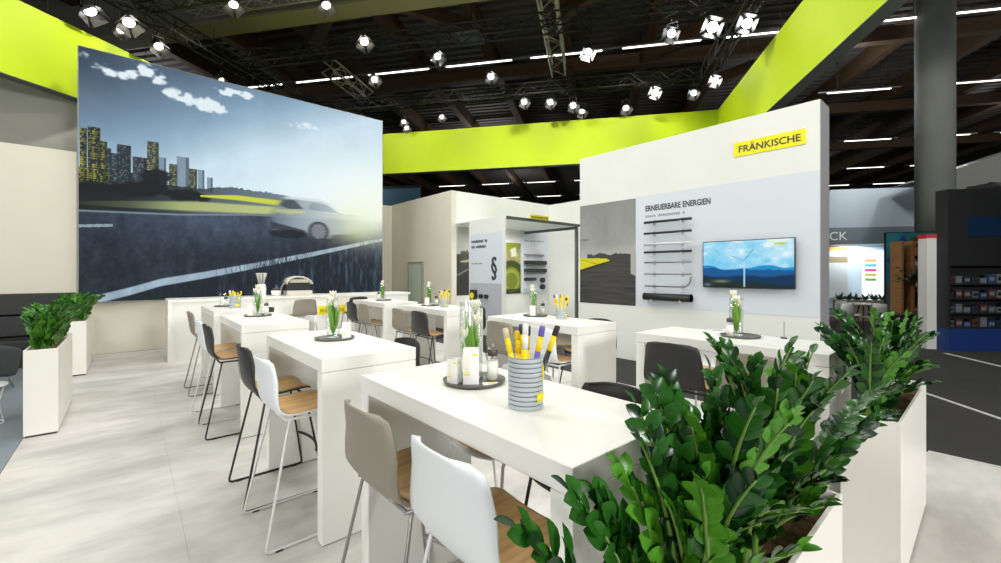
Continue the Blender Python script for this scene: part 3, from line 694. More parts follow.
for i, (z, kd, r) in enumerate(PL):
    col = {'black': M_BLACK, 'white': mat('pale_pipe', rgb(206, 208, 208), 0.4), 'grey': mat('grey_pipe', rgb(140, 142, 142), 0.35, metal=0.4), 'bent': mat('grey_pipe', rgb(140, 142, 142), 0.35, metal=0.4), 'thick': M_BLACK}[kd]
    lab = {'black': 'thin black pipe sample on wall clips, %s of the eight samples', 'white': 'pale pipe sample on wall clips, %s of the eight samples', 'grey': 'thin grey pipe sample on wall clips, %s of the eight samples',
           'bent': 'grey pipe sample bent upward at its right end, %s of eight', 'thick': 'thick black pipe sample, %s of the eight samples'}[kd] % ORD[i]
    t = thing('pipe_sample', lab, 'pipe', (WX-0.004, 3.62, 1.6+(z-1.6)*0.987), 0, 'pipe samples on the partition wall')
    off = -0.09
    if kd == 'bent':
        pts = [(off, 0.41, 0), (off, -0.28, 0)] + [(off, -0.28-0.13*math.sin(a), 0.13-0.13*math.cos(a)) for a in np.linspace(0.2, 1.57, 7)] + [(off, -0.41, 0.17)]
    else: pts = [(off, 0.42, 0), (off, -0.42, 0)]
    MB().tube(pts, r, 12).build('pipe', col, t)
    if kd == 'thick':
        for y in (-0.42, 0.405): MB().tube([(off, y, 0), (off, y+0.015, 0)], r+0.004, 14).build('end_ring', M_BLACKM, t)
    for y in (0.27, -0.24):
        MB().box(-0.09-r*0.7, 0.0, y-0.012, y+0.012, -r-0.012, -r*0.2).build('clip', mat('clear_clip', rgb(190, 192, 192), 0.3), t)
        MB().box(-0.008, 0.0, y-0.02, y+0.02, -r-0.03, r+0.03).build('clip_plate', MATS['clear_clip'], t)

# ------------------------------------------------------------------ display bay by the rear block
bay = thing('display_bay', 'white display bay with paragraph sign panel and dark header bar', 'display stand', (6.955, 7.95, 0), 0)
MB().box(-0.05, 0.0, -0.16, 1.28, 0.0, 3.0).build('side_panel', M_WALL, bay)
MB().box(-0.054, -0.05, -0.08, 1.24, 1.345, 2.62).build('print_panel', M_GREYPANEL, bay)
MB().box(-0.056, -0.05, -0.05, 1.23, 0.40, 1.335).build('device_panel', mat('mid_grey_panel', rgb(176, 178, 186), 0.6), bay)
MB().box(0.0, 3.10, -0.16, -0.10, 2.93, 3.0).build('header_bar', mat('dark_green_grey_profile', rgb(76, 84, 78), 0.5), bay)
MB().box(0.0, 3.10, -0.10, 1.98, 2.975, 3.0).build('canopy', mat('white_canopy', rgb(225, 228, 226), 0.6), bay)
MB().box(2.68, 2.77, -0.16, -0.10, 0.0, 2.93).build('post', MATS['dark_green_grey_profile'], bay)
MB().box(2.70, 2.74, -0.10, 1.98, 2.85, 2.93).build('side_rail', MATS['dark_green_grey_profile'], bay)
MB().box(0.0, 3.10, 0.10, 1.94, -0.003, 0.025).build('plinth', M_WALL, bay)
text_mesh('paragraph_sign', '§', 0.62, M_DARKTXT, bay, (-0.056, 0.36, 1.57), FACE_NEGX, bold=0.012)['label'] = 'large dark § sign'
for z, n, a1 in [(2.39, 13, 0.5), (2.25, 12, 0.56)]:
    dashes('heading_print', M_DARKTXT, bay, lambda a, b: (-0.0565, -0.054, a, b), 1.17, a1, z, 0.075, n, int(z*100))
dashes('subtitle_print', M_MIDTXT, bay, lambda a, b: (-0.0565, -0.054, a, b), 1.17, 0.7, 1.83, 0.04, 16, 9)
dv = MB().box(-0.16, -0.056, 0.90, 1.12, 0.86, 1.16).build('device', M_BLACK, bay, bevel=0.02)
MB().tube([(-0.172, 1.01, 1.01), (-0.155, 1.01, 1.01)], 0.08, 16).build('dial', M_YSIGN, dv)
for y in (0.72, 0.50): MB().tube([(-0.13, y, 1.0), (-0.056, y, 1.0)], 0.055, 14).build('knob', M_BLACK, bay)
brand_sign('logo_sign', (8.19, 7.86, 3.0), 0.72, 0.12, 'negy', 'small yellow FRÄNKISCHE sign on top of the display bay')
area_light('bay_light', (8.4, 8.9, 2.9), 60, 1.2)
# tyre photo and product panel at the back of the bay
ny, nx = 120, 60
S, T = np.meshgrid(np.linspace(0, 1, nx), np.linspace(0, 1, ny))
img = np.zeros((ny, nx, 3)); fb = noise2(nx, ny, 61, [(5, 8, 1), (12, 20, .5)])
img[:] = (150, 150, 96); img += ((fb-.5)*90)[..., None]
img = mixc(img, (T > .82+.1*S)*1.0, (128, 140, 24)); img = mixc(img, inpoly(S, T, [(.4, .72), (.75, .74), (.7, .92), (.38, .88)])*.8, (226, 226, 214))
rr = np.hypot((S-.42)*.69, (T-.26)*1.58); img = mixc(img, (rr < .62)*1.0, (58, 64, 22)); img = mixc(img, (rr < .42)*1.0, (112, 122, 34)); img = mixc(img, (np.abs(rr-.3) < .05)*1.0, (150, 158, 60)); img = mixc(img, (T < .1)*.8, (44, 48, 18))
picture('photo_print', img, (1.85, 1.985, 0.95), (1, 0, 0), (0, 0, 1), 0.69, 1.60, vcol_mat('printed_photo'), bay)['label'] = 'olive green tyre photo print'
MB().box(2.55, 3.80, 1.97, 1.995, 0.95, 2.98).build('product_panel', M_GREYPANEL, bay)
dashes('heading_print', M_MIDTXT, bay, lambda a, b: (a, b, 1.967, 1.970), 2.68, 3.6, 2.62, 0.06, 18, 5)
MB().box(2.66, 3.55, 1.90, 1.97, 2.16, 2.22).build('product_rail', mat('mauve_rail', rgb(150, 130, 140), 0.5), bay)
for z in (1.98, 1.72): MB().box(2.66, 3.60, 1.82, 1.97, z-0.10, z+0.02).build('product_rail', M_BLACK, bay, bevel=0.01); MB().box(2.66, 3.60, 1.88, 1.97, z-0.16, z-0.10).build('product_rail', mat('teal_grey', rgb(120, 134, 130), 0.5), bay)
for k in range(4): MB().tube([(2.72+k*0.13, 1.97, 1.40), (2.72+k*0.13, 1.88, 1.40)], 0.055, 10).build('fitting', M_BLACK, bay)
for z in (1.36, 1.14): MB().tube([(3.48, 1.97, z), (3.48, 1.86, z)], 0.085, 12).build('fitting', M_BLACK, bay)
MB().box(2.68, 2.90, 1.90, 1.97, 0.98, 1.12).build('fitting', mat('pale_fitting', rgb(170, 182, 178), 0.4), bay, bevel=0.01)

# ------------------------------------------------------------------ serving counter under the screen
ct = thing('counter', 'long white serving counter in front of the big screen', 'counter', (2.95, 9.6, 0), 0)
MB().box(-2.36, 2.35, 0.03, 0.72, 0.08, 1.07).build('body', M_WHITE, ct)
MB().box(-2.36, 2.35, 0.035, 0.70, 0, 0.08).build('plinth', M_WHITE, ct)
MB().box(-2.42, 2.40, 0.0, 0.75, 1.07, 1.12).build('worktop', M_WHITE, ct, bevel=0.004)
MB().box(-2.42, -2.36, 0.0, 0.75, 0, 1.07).build('side_panel', M_WHITE, ct)
MB().box(0.16, 0.77, 0.022, 0.03, 0.69, 0.88).build('sign_plate', M_YSIGN, ct)
text_mesh('lettering', 'FRÄNKISCHE', 0.12, M_DARKTXT, ct, (0.20, 0.020, 0.735), FACE_NEGY, width=0.53)
tt = thing('utensil_jar', 'white jar with pale utensils on the serving counter', 'jar', (2.08, 9.95, 1.12), 0)
MB().lathe([(0.07, 0), (0.085, 0.02), (0.09, 0.16), (0.075, 0.24), (0.078, 0.25)], 20).build('jar_body', M_PAPER, tt)
for k in range(7):
    a = k*0.9; MB().tube([(0.03*math.cos(a), 0.03*math.sin(a), 0.2), (0.09*math.cos(a), 0.07*math.sin(a), 0.48)], [0.008, 0.02], 6).build('utensil', mat('pale_utensil', rgb(190, 186, 180), 0.5), tt)
tt = thing('sugar_bowl', 'small white bowl with lid left of the coffee machine', 'bowl', (2.36, 9.95, 1.12), 0)
MB().lathe([(0.05, 0), (0.09, 0.03), (0.1, 0.1), (0.095, 0.11)], 18).build('bowl_body', M_PAPER, tt)
MB().lathe([(0.09, 0.11), (0.07, 0.16), (0.02, 0.18), (0.025, 0.22), (0, 0.23)], 18).build('lid', mat('dark_lid', rgb(70, 66, 62), 0.4), tt)
tt = thing('coffee_machine', 'pale coffee machine with rounded hood on the serving counter', 'coffee machine', (2.80, 9.98, 1.12), 0)
MB().box(-0.26, 0.26, -0.17, 0.17, 0.0, 0.10).build('base', mat('machine_cream', rgb(206, 200, 188), 0.35), tt, bevel=0.02)
MB().box(-0.24, 0.24, -0.02, 0.165, 0.10, 0.27).build('body', M_BLACK, tt)
MB().box(-0.20, 0.20, -0.12, 0.16, 0.27, 0.35).build('bean_hopper', mat('machine_cream', rgb(206, 200, 188), 0.35), tt, bevel=0.02)
P = []
for k in range(9):
    a = math.pi*k/8; P.append([(-0.26*math.cos(a)-0.03*math.sin(a), y, 0.24+0.16*math.sin(a)) for y in (-0.17, 0.17)])
MB().grid(P).build('hood', MATS['machine_cream'], tt, solid=0.03)
MB().tube([(-0.26, -0.1, 0.3), (-0.36, -0.14, 0.2), (-0.38, -0.14, 0.12)], 0.014).build('spout', M_LEGG, tt)

# ------------------------------------------------------------------ bar tables
TT = 1.096
def bar_table(x, y, label):
    t = thing('bar_table', label, 'table', (x+0.31, y+0.665, 0), 0, 'white bar tables')
    MB().box(-0.31, 0.31, -0.665, 0.665, TT-0.08, TT).build('table_top', M_WHITE, t, bevel=0.003)
    for s in (-1, 1):
        a, b = sorted((s*0.665, s*(0.665-0.08)))
        MB().box(-0.309, 0.309, a, b, 0.004, TT-0.0825).build('leg_panel', M_WHITE, t, bevel=0.003)
        MB().box(-0.300, 0.300, a+0.006, b-0.006, 0.0, 0.004).build('glide', M_BLACK, t)
TB = [(0.866, 0.712), (0.85, 2.565), (0.826, 4.755), (0.84, 6.66), (3.255, 0.66), (3.165, 2.54), (3.22, 4.80), (3.20, 6.60)]
for (x, y), lab in zip(TB, ['white bar table nearest the camera with the pen pot', 'white bar table with a white and a black stool on its left side', 'white bar table third in the left row', 'white bar table nearest the screen in the left row',
                            'white bar table under the television', 'white bar table beside the partition with a grey pen pot', 'white bar table in the middle of the right row with yellow pens', 'white bar table farthest back in the right row']):
    bar_table(x, y, lab)

# ------------------------------------------------------------------ stools
def shell_pt(s, t):
    prof = [(-0.250, 1.085), (-0.238, 1.02), (-0.226, 0.94), (-0.214, 0.86), (-0.192, 0.785), (-0.145, 0.742), (-0.07, 0.732), (0.03, 0.735), (0.12, 0.742), (0.175, 0.738), (0.205, 0.722)]
    n = len(prof)-1; f = s*n; i = min(int(f), n-1); k = f-i
    p0, p1, p2, p3 = prof[max(i-1, 0)], prof[i], prof[i+1], prof[min(i+2, n)]
    def cr(a, b, c, d): return 0.5*((2*b)+(-a+c)*k+(2*a-5*b+4*c-d)*k*k+(-a+3*b-3*c+d)*k**3)
    x, z = cr(p0[0], p1[0], p2[0], p3[0]), cr(p0[1], p1[1], p2[1], p3[1])
    w = float(np.interp(s, [0, .015, .04, .08, .2, .45, .6, .85, .93, .97, 1], [.13, .163, .188, .203, .220, .236, .232, .212, .195, .175, .13]))
    bend = abs(t)**2.2
    back = max(0, 1-s/0.5)
    x += 0.045*bend*min(1, back*1.6)
    z += 0.018*bend*(1-min(1, back*1.6)) - 0.012*bend*(1 if s < .04 else 0)
    return (x, t*w, z)
def make_stool(kind):
    sh, lg, wd, nm = {'black': (M_BLACK, M_BLACKM, M_OAK, 'black'), 'white': (M_SHELLW, M_LEGW, M_OAK, 'white'), 'taupe': (M_SHELLT, M_LEGG, M_TAUPEWOOD, 'taupe')}[kind]
    t = thing('bar_stool', '', 'stool')
    P = [[shell_pt(s, tt_) for tt_ in np.linspace(-1, 1, 13)] for s in list(np.linspace(0, .08, 5)) + list(np.linspace(.13, .9, 18)) + [.94, .97, 1]]
    MB().grid(P).build('shell', sh, t, solid=0.009)
    P = []
    for s in list(np.linspace(.535, .93, 10)):
        row = []
        for q in np.linspace(-1, 1, 9):
            e = 1.0 if .56 < s < .91 else .93
            x, y, z = shell_pt(s, q*.95*e); row.append((x, y, z+0.0095))
        P.append(row)
    MB().grid(P).build('seat_pad', wd, t, solid=0.008)
    r = 0.0078
    for sy in (-1, 1):
        y0, y1 = sy*0.275, sy*0.20
        pts = [(-0.09, y1, 0.718), (-0.108, y1*1.02, 0.716), (-0.116, y1*1.03, 0.706), (-0.255, y0, 0.04), (-0.255, y0, 0.018), (-0.238, y0, 0.0085),
               (0.245, y0, 0.0085), (0.262, y0, 0.018), (0.262, y0, 0.04), (0.150, y1*1.03, 0.706), (0.142, y1*1.02, 0.716), (0.12, y1, 0.718)]
        MB().tube(pts, r, 8).build('leg_frame', lg, t)
        MB().tube([(-0.14, y1, 0.718), (0.14, y1, 0.718)], r, 8).build('seat_rail', lg, t)
        for x in (-0.19, 0.2): MB().box(x-0.02, x+0.02, y0-0.011, y0+0.011, 0.0, 0.009).build('glide', M_BLACK, t)
    for x in (-0.13, 0.13): MB().tube([(x, -0.20, 0.718), (x, 0.20, 0.718)], r, 8).build('cross_rail', lg, t)
    fx, fy = 0.216, 0.246
    MB().tube([(fx+0.05*(1-(q*q)), q*fy, 0.29) for q in np.linspace(-1, 1, 11)], 0.0105, 8).build('footrest', lg, t)
    return t
proto = {}
def stool(kind, x, y, rz, label, grp='bar stools'):
    if kind not in proto:
        t = make_stool(kind); proto[kind] = t
    else: t = copy_tree(proto[kind])
    t.location = (x, y, 0); t.rotation_euler = (0, 0, R(rz)); t['label'] = label; t['group'] = grp
    return t
ST = [('taupe', 0.900, 1.615, 1, 'taupe bar stool with grey wire legs left of the table nearest the camera'),
      ('white', 0.912, 1.072, 0, 'white bar stool closest to the camera with its back to us'),
      ('white', 0.84, 2.975, 1, 'white bar stool with white wire sled legs at the second table'),
      ('black', 0.835, 3.535, 0, 'black bar stool with oak seat just behind the white one in the left row'),
      ('black', 0.81, 5.19, 0, 'black bar stool standing free on the pale floor, left row, third table'),
      ('white', 0.80, 5.737, 0, 'white bar stool half hidden behind the black one at the third table'),
      ('taupe', 0.84, 7.07, 0, 'taupe bar stool at the far left table near the screen'),
      ('black', 1.48, 1.12, 180, 'black bar stool on the far side of the nearest table, by the big plant'),
      ('white', 1.45, 1.685, 180, 'white bar stool on the far side of the nearest table, behind the pen pot'),
      ('black', 1.45, 3.02, 180, 'black bar stool peeking over the right end of the second table'),
      ('white', 1.45, 5.40, 180, 'white bar stool on the right side of the third table'),
      ('black', 1.40, 7.12, 180, 'black bar stool barely visible behind the third table'),
      ('taupe', 2.65, 9.15, 90, 'taupe bar stool facing the serving counter left of the yellow sign'),
      ('black', 3.80, 9.30, 90, 'black bar stool facing the serving counter right of the yellow sign'),
      ('black', 3.20, 7.52, 0, 'black bar stool at the rearmost right table, farther one'),
      ('taupe', 3.20, 6.965, 0, 'taupe bar stool at the rearmost right table, nearer one'),
      ('taupe', 3.19, 5.72, 0, 'taupe bar stool half hidden behind a black one at the middle right table'),
      ('black', 3.20, 5.16, 0, 'black bar stool with oak seat at the middle right table'),
      ('black', 3.86, 5.22, 180, 'black bar stool seen edge-on at the far side of the middle right table'),
      ('taupe', 3.22, 3.50, 0, 'taupe bar stool behind the pens of the nearest table'),
      ('white', 3.20, 2.90, 0, 'white bar stool half hidden by the pens at the pen pot table'),
      ('taupe', 3.80, 3.48, 180, 'taupe bar stool under the pen pot table by the partition, farther one'),
      ('black', 3.80, 2.90, 180, 'black bar stool under the pen pot table by the partition, nearer one'),
      ('black', 3.25, 1.575, 2, 'black bar stool with its back to us at the table under the television'),
      ('taupe', 3.22, 1.03, 0, 'taupe bar stool behind the plant leaves at the table under the television'),
      ('white', 3.86, 1.60, 180, 'white bar stool on the wall side of the table under the television')]
for k, x, y, rz, lab in ST: stool(k, x, y, rz, lab)

# ------------------------------------------------------------------ table decoration
def tray(x, y, where):
    t = tag(MB().lathe([(0.0, 0.0), (0.135, 0.0), (0.145, 0.016), (0.140, 0.017), (0.131, 0.006), (0.0, 0.006)], 40).build('tray', M_TRAY, loc=(x, y, TT)), 'round dark grey tray on the %s' % where, 'tray', 'round trays on the bar tables')
def vase(x, y, where, r=0.05, h=0.30):
    t = thing('glass_vase', 'clear glass vase with white tulips on the %s' % where, 'vase', (x, y, TT+0.0065), 0, 'tulip vases')
    MB().lathe([(r, 0), (r, h), (r-0.003, h), (r-0.003, 0.012), (0.0, 0.012)], 28, cap=False).build('glass_body', M_GLASS, t)
    MB().lathe([(0, 0.001), (r-0.0032, 0.001), (r-0.0032, 0.011), (0, 0.011)], 28, cap=False).build('glass_foot', mat('thick_glass_foot', rgb(206, 216, 212), 0.1), t)
tul_me = {}
def tulip(x, y, z, h, lean, az, where, seed, rank=''):
    r_ = random.Random(seed)
    t = thing('tulip', '%s white tulip in the glass vase on the %s' % (rank, where), 'flower', (x, y, z), az, 'tulips in the vase on the %s' % where)
    pts = [(lean*(k/6)**1.5, 0, h*k/6) for k in range(7)]
    MB().tube(pts, 0.0038, 6).build('stem', M_TULIPG, t)
    top = Vector(pts[-1])
    for k in range(6):
        a = k*math.pi/3; rr = 1.0 if k % 2 else 0.88
        P = []
        for s in np.linspace(0, 1, 6):
            rad = (0.004 + 0.022*math.sin(min(1, s*1.25)*math.pi*0.62))*rr; zz = s*0.058; w = 0.62*math.sin(math.pi*(0.12+0.84*s))*1.15
            P.append([tuple(top + Vector((rad*math.cos(a+e*w), rad*math.sin(a+e*w), zz))) for e in (-1, 0, 1)])
        MB().grid(P).build('petal', M_TULIPW, t, solid=0.0012)
    for k in range(4):
        a = r_.uniform(0, 6.28); L = h*r_.uniform(0.7, 1.02); P = []
        out = r_.uniform(0.022, 0.040)
        for s in np.linspace(0, 1, 7):
            w = 0.019*math.sin(math.pi*min(1, 0.15+0.85*s))+0.0006
            c = Vector((out*s**1.3*math.cos(a)+lean*s*.5, out*s**1.3*math.sin(a), 0.02+L*s)); n_ = Vector((-math.sin(a), math.cos(a), 0))
            P.append([tuple(c - n_*w + Vector((math.cos(a), math.sin(a), 0))*w*.5), tuple(c), tuple(c + n_*w + Vector((math.cos(a), math.sin(a), 0))*w*.5)])
        MB().grid(P).build('leaf', M_TULIPG, t, solid=0.001)
def shaker(x, y, where):
    t = thing('sugar_shaker', 'glass sugar shaker with dark cap on the %s' % where, 'sugar shaker', (x, y, TT+0.0065), 0, 'sugar shakers on the trays')
    MB().lathe([(0.0, 0.002), (0.026, 0.002), (0.026, 0.088), (0.0, 0.088)], 18, cap=False).build('sugar', M_SUGAR, t)
    MB().lathe([(0.028, 0), (0.029, 0.06), (0.027, 0.10), (0.023, 0.115)], 18, cap=False).build('glass_body', M_GLASS, t)
    MB().lathe([(0.024, 0.112), (0.024, 0.138), (0.02, 0.142), (0.0, 0.142)], 18).build('cap', mat('brown_grey_cap', rgb(84, 76, 66), 0.35, metal=0.4), t)
    MB().tube([(0, 0, 0.142), (0.004, 0, 0.165)], 0.006, 8).build('spout', M_LEGG, t)
def card(x, y, rz, where, h=0.15, w=0.075):
    t = thing('menu_card', 'folded white menu card with yellow print on the %s' % where, 'card', (x, y, TT+0.0065), R(rz), 'menu cards on the trays')
    MB().add([(-w/2, -w/2, 0), (w/2, -w/2, 0), (w/2, w/2, 0), (-w/2, w/2, 0), (-w/2, -w/2, h), (w/2, -w/2, h), (w/2, w/2, h), (-w/2, w/2, h)], [(0, 1, 5, 4), (1, 2, 6, 5), (2, 3, 7, 6), (3, 0, 4, 7)]).build('card_walls', M_PAPER, t, solid=0.0012)
    for k in range(6): MB().box(-w*0.40, -w*(0.05+0.04*(k % 3)), -w/2-0.0016, -w/2-0.0008, h*(0.36+0.085*k), h*(0.375+0.085*k)).build('printed_line', mat('pale_yellow_print', rgb(226, 204, 90), 0.6), t)
    for (a, b, z0) in [(-0.46, -0.1, 0.26), (0.1, 0.4, 0.82)]: MB().box(w*a, w*b, -w/2-0.0017, -w/2-0.0008, h*z0, h*(z0+0.06)).build('printed_bar', M_YSIGN, t)
    for k in range(2): MB().box(w/2+0.0008, w/2+0.0017, -w*0.3, w*0.1, h*(0.3+k*0.5), h*(0.36+k*0.5)).build('printed_bar', M_YSIGN, t)
def pen(cx, cy, z0, base, tipdir, L, cols, label, grp=None, r=0.0085):
    d = Vector(tipdir).normalized(); t = thing('felt_pen', label, 'pen', (cx+base[0], cy+base[1], z0), 0, grp)
    MB().tube([d*0.0, d*(L*0.68)], r, 10).build('barrel', cols[0], t)
    MB().tube([d*(L*0.68), d*(L*0.87)], r*1.04, 10).build('grip_band', cols[2], t)
    MB().tube([d*(L*0.87), d*(L*0.98), d*L], [r*1.1, r*1.08, r*0.8], 10).build('cap', cols[1], t)
M_PY = mat('pen_yellow', rgb(246, 214, 20), 0.4); M_PP = mat('pen_purple', rgb(104, 88, 176), 0.4); M_PK = mat('pen_black', rgb(34, 34, 38), 0.4); M_PW = mat('pen_white', rgb(236, 236, 236), 0.4); M_PB = mat('pen_beige', rgb(214, 200, 160), 0.4); M_PN = mat('pen_navy', rgb(36, 52, 96), 0.4)
M_CUP = mat('grey_pipe_section', rgb(178, 186, 192), 0.5); M_GROOVE = mat('dark_groove', rgb(84, 90, 96), 0.6)
def pen_pot(x, y, where, r=0.064, h=0.185, rz=0.0, ribs=11):
    t = thing('pen_pot', 'grey ribbed pipe section used as pen pot on the %s' % where, 'pen pot', (x, y, TT), rz, 'ribbed pen pots')
    prof = [(0.0, 0.004), (r-0.004, 0.004)]; n = ribs; s = h/n
    prof = [(r-0.006, 0.0)]
    for k in range(n):
        prof += [(r-0.005, k*s+0.001), (r-.001, k*s+s*0.1), (r, k*s+s*0.2), (r, k*s+s*0.68), (r-.001, k*s+s*.78), (r-0.005, k*s+s*0.84), (r-0.005, k*s+s*0.98)]
    prof += [(r-0.001, h), (r-0.008, h), (r-0.008, 0.006), (0, 0.006)]
    o = MB().lathe(prof, 36, cap=False).build('pipe_body', M_CUP, t)
    for k in range(n): MB().lathe([(r-0.0048, k*s+s*0.84), (r-0.0042, k*s+s*0.92), (r-0.0048, k*s+s*0.99)], 36, cap=False).build('groove', M_GROOVE, t)
    for (a0, a1, z0, z1) in [(0.2, 0.62, 0.10, 0.155), (-0.28, 0.42, 0.028, 0.060)]:
        P = [[((r+0.0012)*math.cos(a), (r+0.0012)*math.sin(a), z) for z in (z0*h/0.185, z1*h/0.185)] for a in np.linspace(a0, a1, 7)]
        MB().grid(P).build('yellow_label', M_YSIGN, t, solid=0.0008)
    return t
CAMV = -0.86   # direction (rad) from the tables toward the entrance aisle
N = ['nearest table', 'second table of the left row', 'third table of the left row', 'left table nearest the screen', 'table under the television', 'pen pot table by the partition', 'middle table of the right row', 'rearmost table of the right row']
# nearest table
tray(1.209, 1.575, N[0]); vase(1.235, 1.635, N[0], 0.055, 0.36)
for k, (h, ln, az) in enumerate([(0.30, 0.022, -0.4), (0.235, 0.032, -1.0), (0.17, 0.03, 2.6)]): tulip(1.235, 1.635, TT+0.0195, h, ln, az, N[0], 30+k, ['tallest', 'middle', 'lowest'][k])
card(1.175, 1.555, -38, N[0], 0.155, 0.07); shaker(1.285, 1.535, N[0])
o = thing('paper_sachet', 'small white and yellow paper sachet lying on the nearest tray', 'sachet', (1.225, 1.478, TT+0.0068), R(-30)); MB().box(-0.035, 0.035, -0.02, 0.02, 0, 0.003).build('paper', M_PAPER, o); MB().box(-0.008, 0.02, -0.012, 0.012, 0.003, 0.0034).build('print', M_YSIGN, o)
card(1.118, 1.605, -60, N[0] + ' beside the taller card', 0.11, 0.05)
px_, py_ = 1.136, 1.162
pen_pot(px_, py_, N[0], 0.067, 0.19, R(-80))
RIGHT = Vector((0.755, -0.656, 0)); UP = Vector((0, 0, 1)); FWD = Vector((0.656, 0.755, 0))
PENS = [(-0.028, -0.02, -0.30, 0.05, 0.29, (M_PY, M_PB, M_PY), 'beige felt pen with violet end leaning left in the nearest pot'), (-0.02, 0.02, -0.10, 0.1, 0.27, (M_PY, M_PY, M_PY), 'all yellow felt pen in the nearest pot'),
        (-0.008, -0.02, 0.02, 0.02, 0.30, (M_PY, M_PW, M_PW), 'yellow felt pen with white cap in the nearest pot'), (0.0, 0.03, 0.05, 0.05, 0.29, (M_PY, M_PK, M_PY), 'yellow felt pen with black cap in the nearest pot'),
        (-0.012, 0.03, -0.03, 0.08, 0.295, (M_PY, M_PN, M_PY), 'yellow felt pen with navy cap in the nearest pot'),
        (0.012, -0.028, 0.26, -0.06, 0.30, (M_PP, M_PP, M_PY), 'violet felt pen with yellow band in the nearest pot'), (0.03, 0.0, 0.50, 0.02, 0.31, (M_PK, M_PK, M_PY), 'black felt pen with yellow band leaning right in the nearest pot')]
for (a, b, lx, ly, L, cols, lab) in PENS:
    bs = RIGHT*a*0.6 + FWD*b*0.6; pen(px_, py_, TT+0.012, (bs.x, bs.y), UP + RIGHT*lx*0.72 + FWD*ly*0.6, L, cols, lab, 'pens in the nearest pot', 0.0105)
# the other tables
def table_set(x, y, i, side, tulips=2, sh=True, cd=True):
    tray(x, y, N[i]); vase(x+0.0, y+0.03, N[i])
    for k in range(tulips): tulip(x, y+0.03, TT+0.0195, [0.29, 0.25, 0.21][k], 0.025, 1.3+2.2*k, N[i], 50+i*5+k, (['taller', 'shorter'] if tulips == 2 else ['tallest', 'middle', 'lowest'])[k])
    if sh: shaker(x+0.075*side, y-0.05*side, N[i])
    if cd: card(x-0.075*side, y-0.03, -40, N[i], 0.12, 0.06)
table_set(1.19, 3.30, 1, 1, 3, False, False); card(1.265, 3.255, -30, N[1], 0.12, 0.06)
table_set(1.15, 5.66, 2, 1, 2, True, True)
tray(1.10, 7.58, N[3]); vase(1.08, 7.62, N[3], 0.045, 0.2); shaker(1.10, 7.50, N[3])
table_set(3.53, 7.33, 7, -1, 2, True, False)
table_set(3.52, 5.70, 6, 1, 2, True, True)
table_set(3.60, 3.52, 5, 1, 2, True, True)
table_set(3.65, 1.31, 4, -1, 3, True, False)
for (x, y, i, r, h, n) in [(1.16, 7.16, 3, 0.075, 0.19, 7), (3.52, 5.31, 6, 0.06, 0.17, 7), (3.60, 3.12, 5, 0.062, 0.185, 8)]:
    pen_pot(x, y, N[i], r, h, R(-80), 9)
    rr = random.Random(i)
    for k in range(n):
        a = k*2*math.pi/n; cols = [(M_PY, M_PY, M_PY), (M_PY, M_PK, M_PY), (M_PK, M_PY, M_PY), (M_PY, M_PP, M_PY), (M_PY, M_PW, M_PY)][k % 5]
        pen(x, y, TT+0.012, (0.03*math.cos(a), 0.03*math.sin(a)), (0.20*math.cos(a), 0.20*math.sin(a), 1), rr.uniform(0.225, 0.26), cols, '%s felt pen in the pot on the %s' % (['all yellow', 'black-ended yellow', 'yellow-ended black', 'violet-ended yellow', 'white-ended yellow'][k % 5], N[i]), 'pens in the pot on the %s' % N[i], 0.0115)
o = thing('card_holder', 'slim clear card holder on the right end of the television table', 'card holder', (3.82, 1.06, TT), R(20)); MB().box(-0.04, 0.04, -0.02, 0.02, 0, 0.006).build('foot', M_BLACK, o); MB().box(-0.04, 0.04, -0.002, 0.002, 0.006, 0.13).build('sleeve', M_GLASS, o); MB().box(-0.041, -0.037, -0.003, 0.003, 0.006, 0.13).build('edge', M_LEGG, o)

# ------------------------------------------------------------------ planters and plants
def planter(x0, x1, y0, y1, label, soil_drop=0.05, h=0.85):
    cx, cy = (x0+x1)/2, (y0+y1)/2; t = thing('planter', label, 'planter', (cx, cy, 0), 0, 'white plant boxes')
    a, b = (x1-x0)/2, (y1-y0)/2; w = 0.014
    for nm, bx in [('side_panel', (-a, a, -b, -b+w)), ('side_panel', (-a, a, b-w, b)), ('end_panel', (-a, -a+w, -b+w, b-w)), ('end_panel', (a-w, a, -b+w, b-w))]:
        MB().box(bx[0], bx[1], bx[2], bx[3], 0.02, h).build(nm, M_PLANTER, t, bevel=0.0015)
    MB().box(-a+0.01, a-0.01, -b+0.01, b-0.01, 0, 0.02).build('base', mat('dark_base', rgb(60, 58, 54), 0.6), t)
    P = []; n1 = max(6, int((x1-x0)/0.03)); n2 = max(6, int((y1-y0)/0.03))
    for i in range(n1+1):
        P.append([(-a+w+(2*a-2*w)*i/n1, -b+w+(2*b-2*w)*j/n2, h-soil_drop+rnd.uniform(-.006, .006)) for j in range(n2+1)])
    MB().grid(P, False).build('clay_granules', M_SOIL, t)
    return t
def leaf_mesh(name, m, cup, curl):
    P = []
    for s in [0, .12, .3, .5, .7, .87, 1.0]:
        w = [0.05, .19, .29, .335, .31, .20, 0.02][[0, .12, .3, .5, .7, .87, 1.0].index(s)]
        row = []
        for e in (-1, 0, 1):
            row.append((s, e*w, cup*abs(e)*w - curl*s*s*(1) + 0.0))
        P.append(row)
    return MB().grid(P).mesh(name, m)
LEAVES = [leaf_mesh('leaf', M_LEAF, 0.35, 0.12), leaf_mesh('leaf', M_LEAF2, 0.30, 0.18), leaf_mesh('leaf', M_LEAF, 0.25, 0.25), leaf_mesh('leaf', M_LEAF3, 0.35, 0.10), leaf_mesh('leaf', M_LEAF3, 0.3, 0.2)]
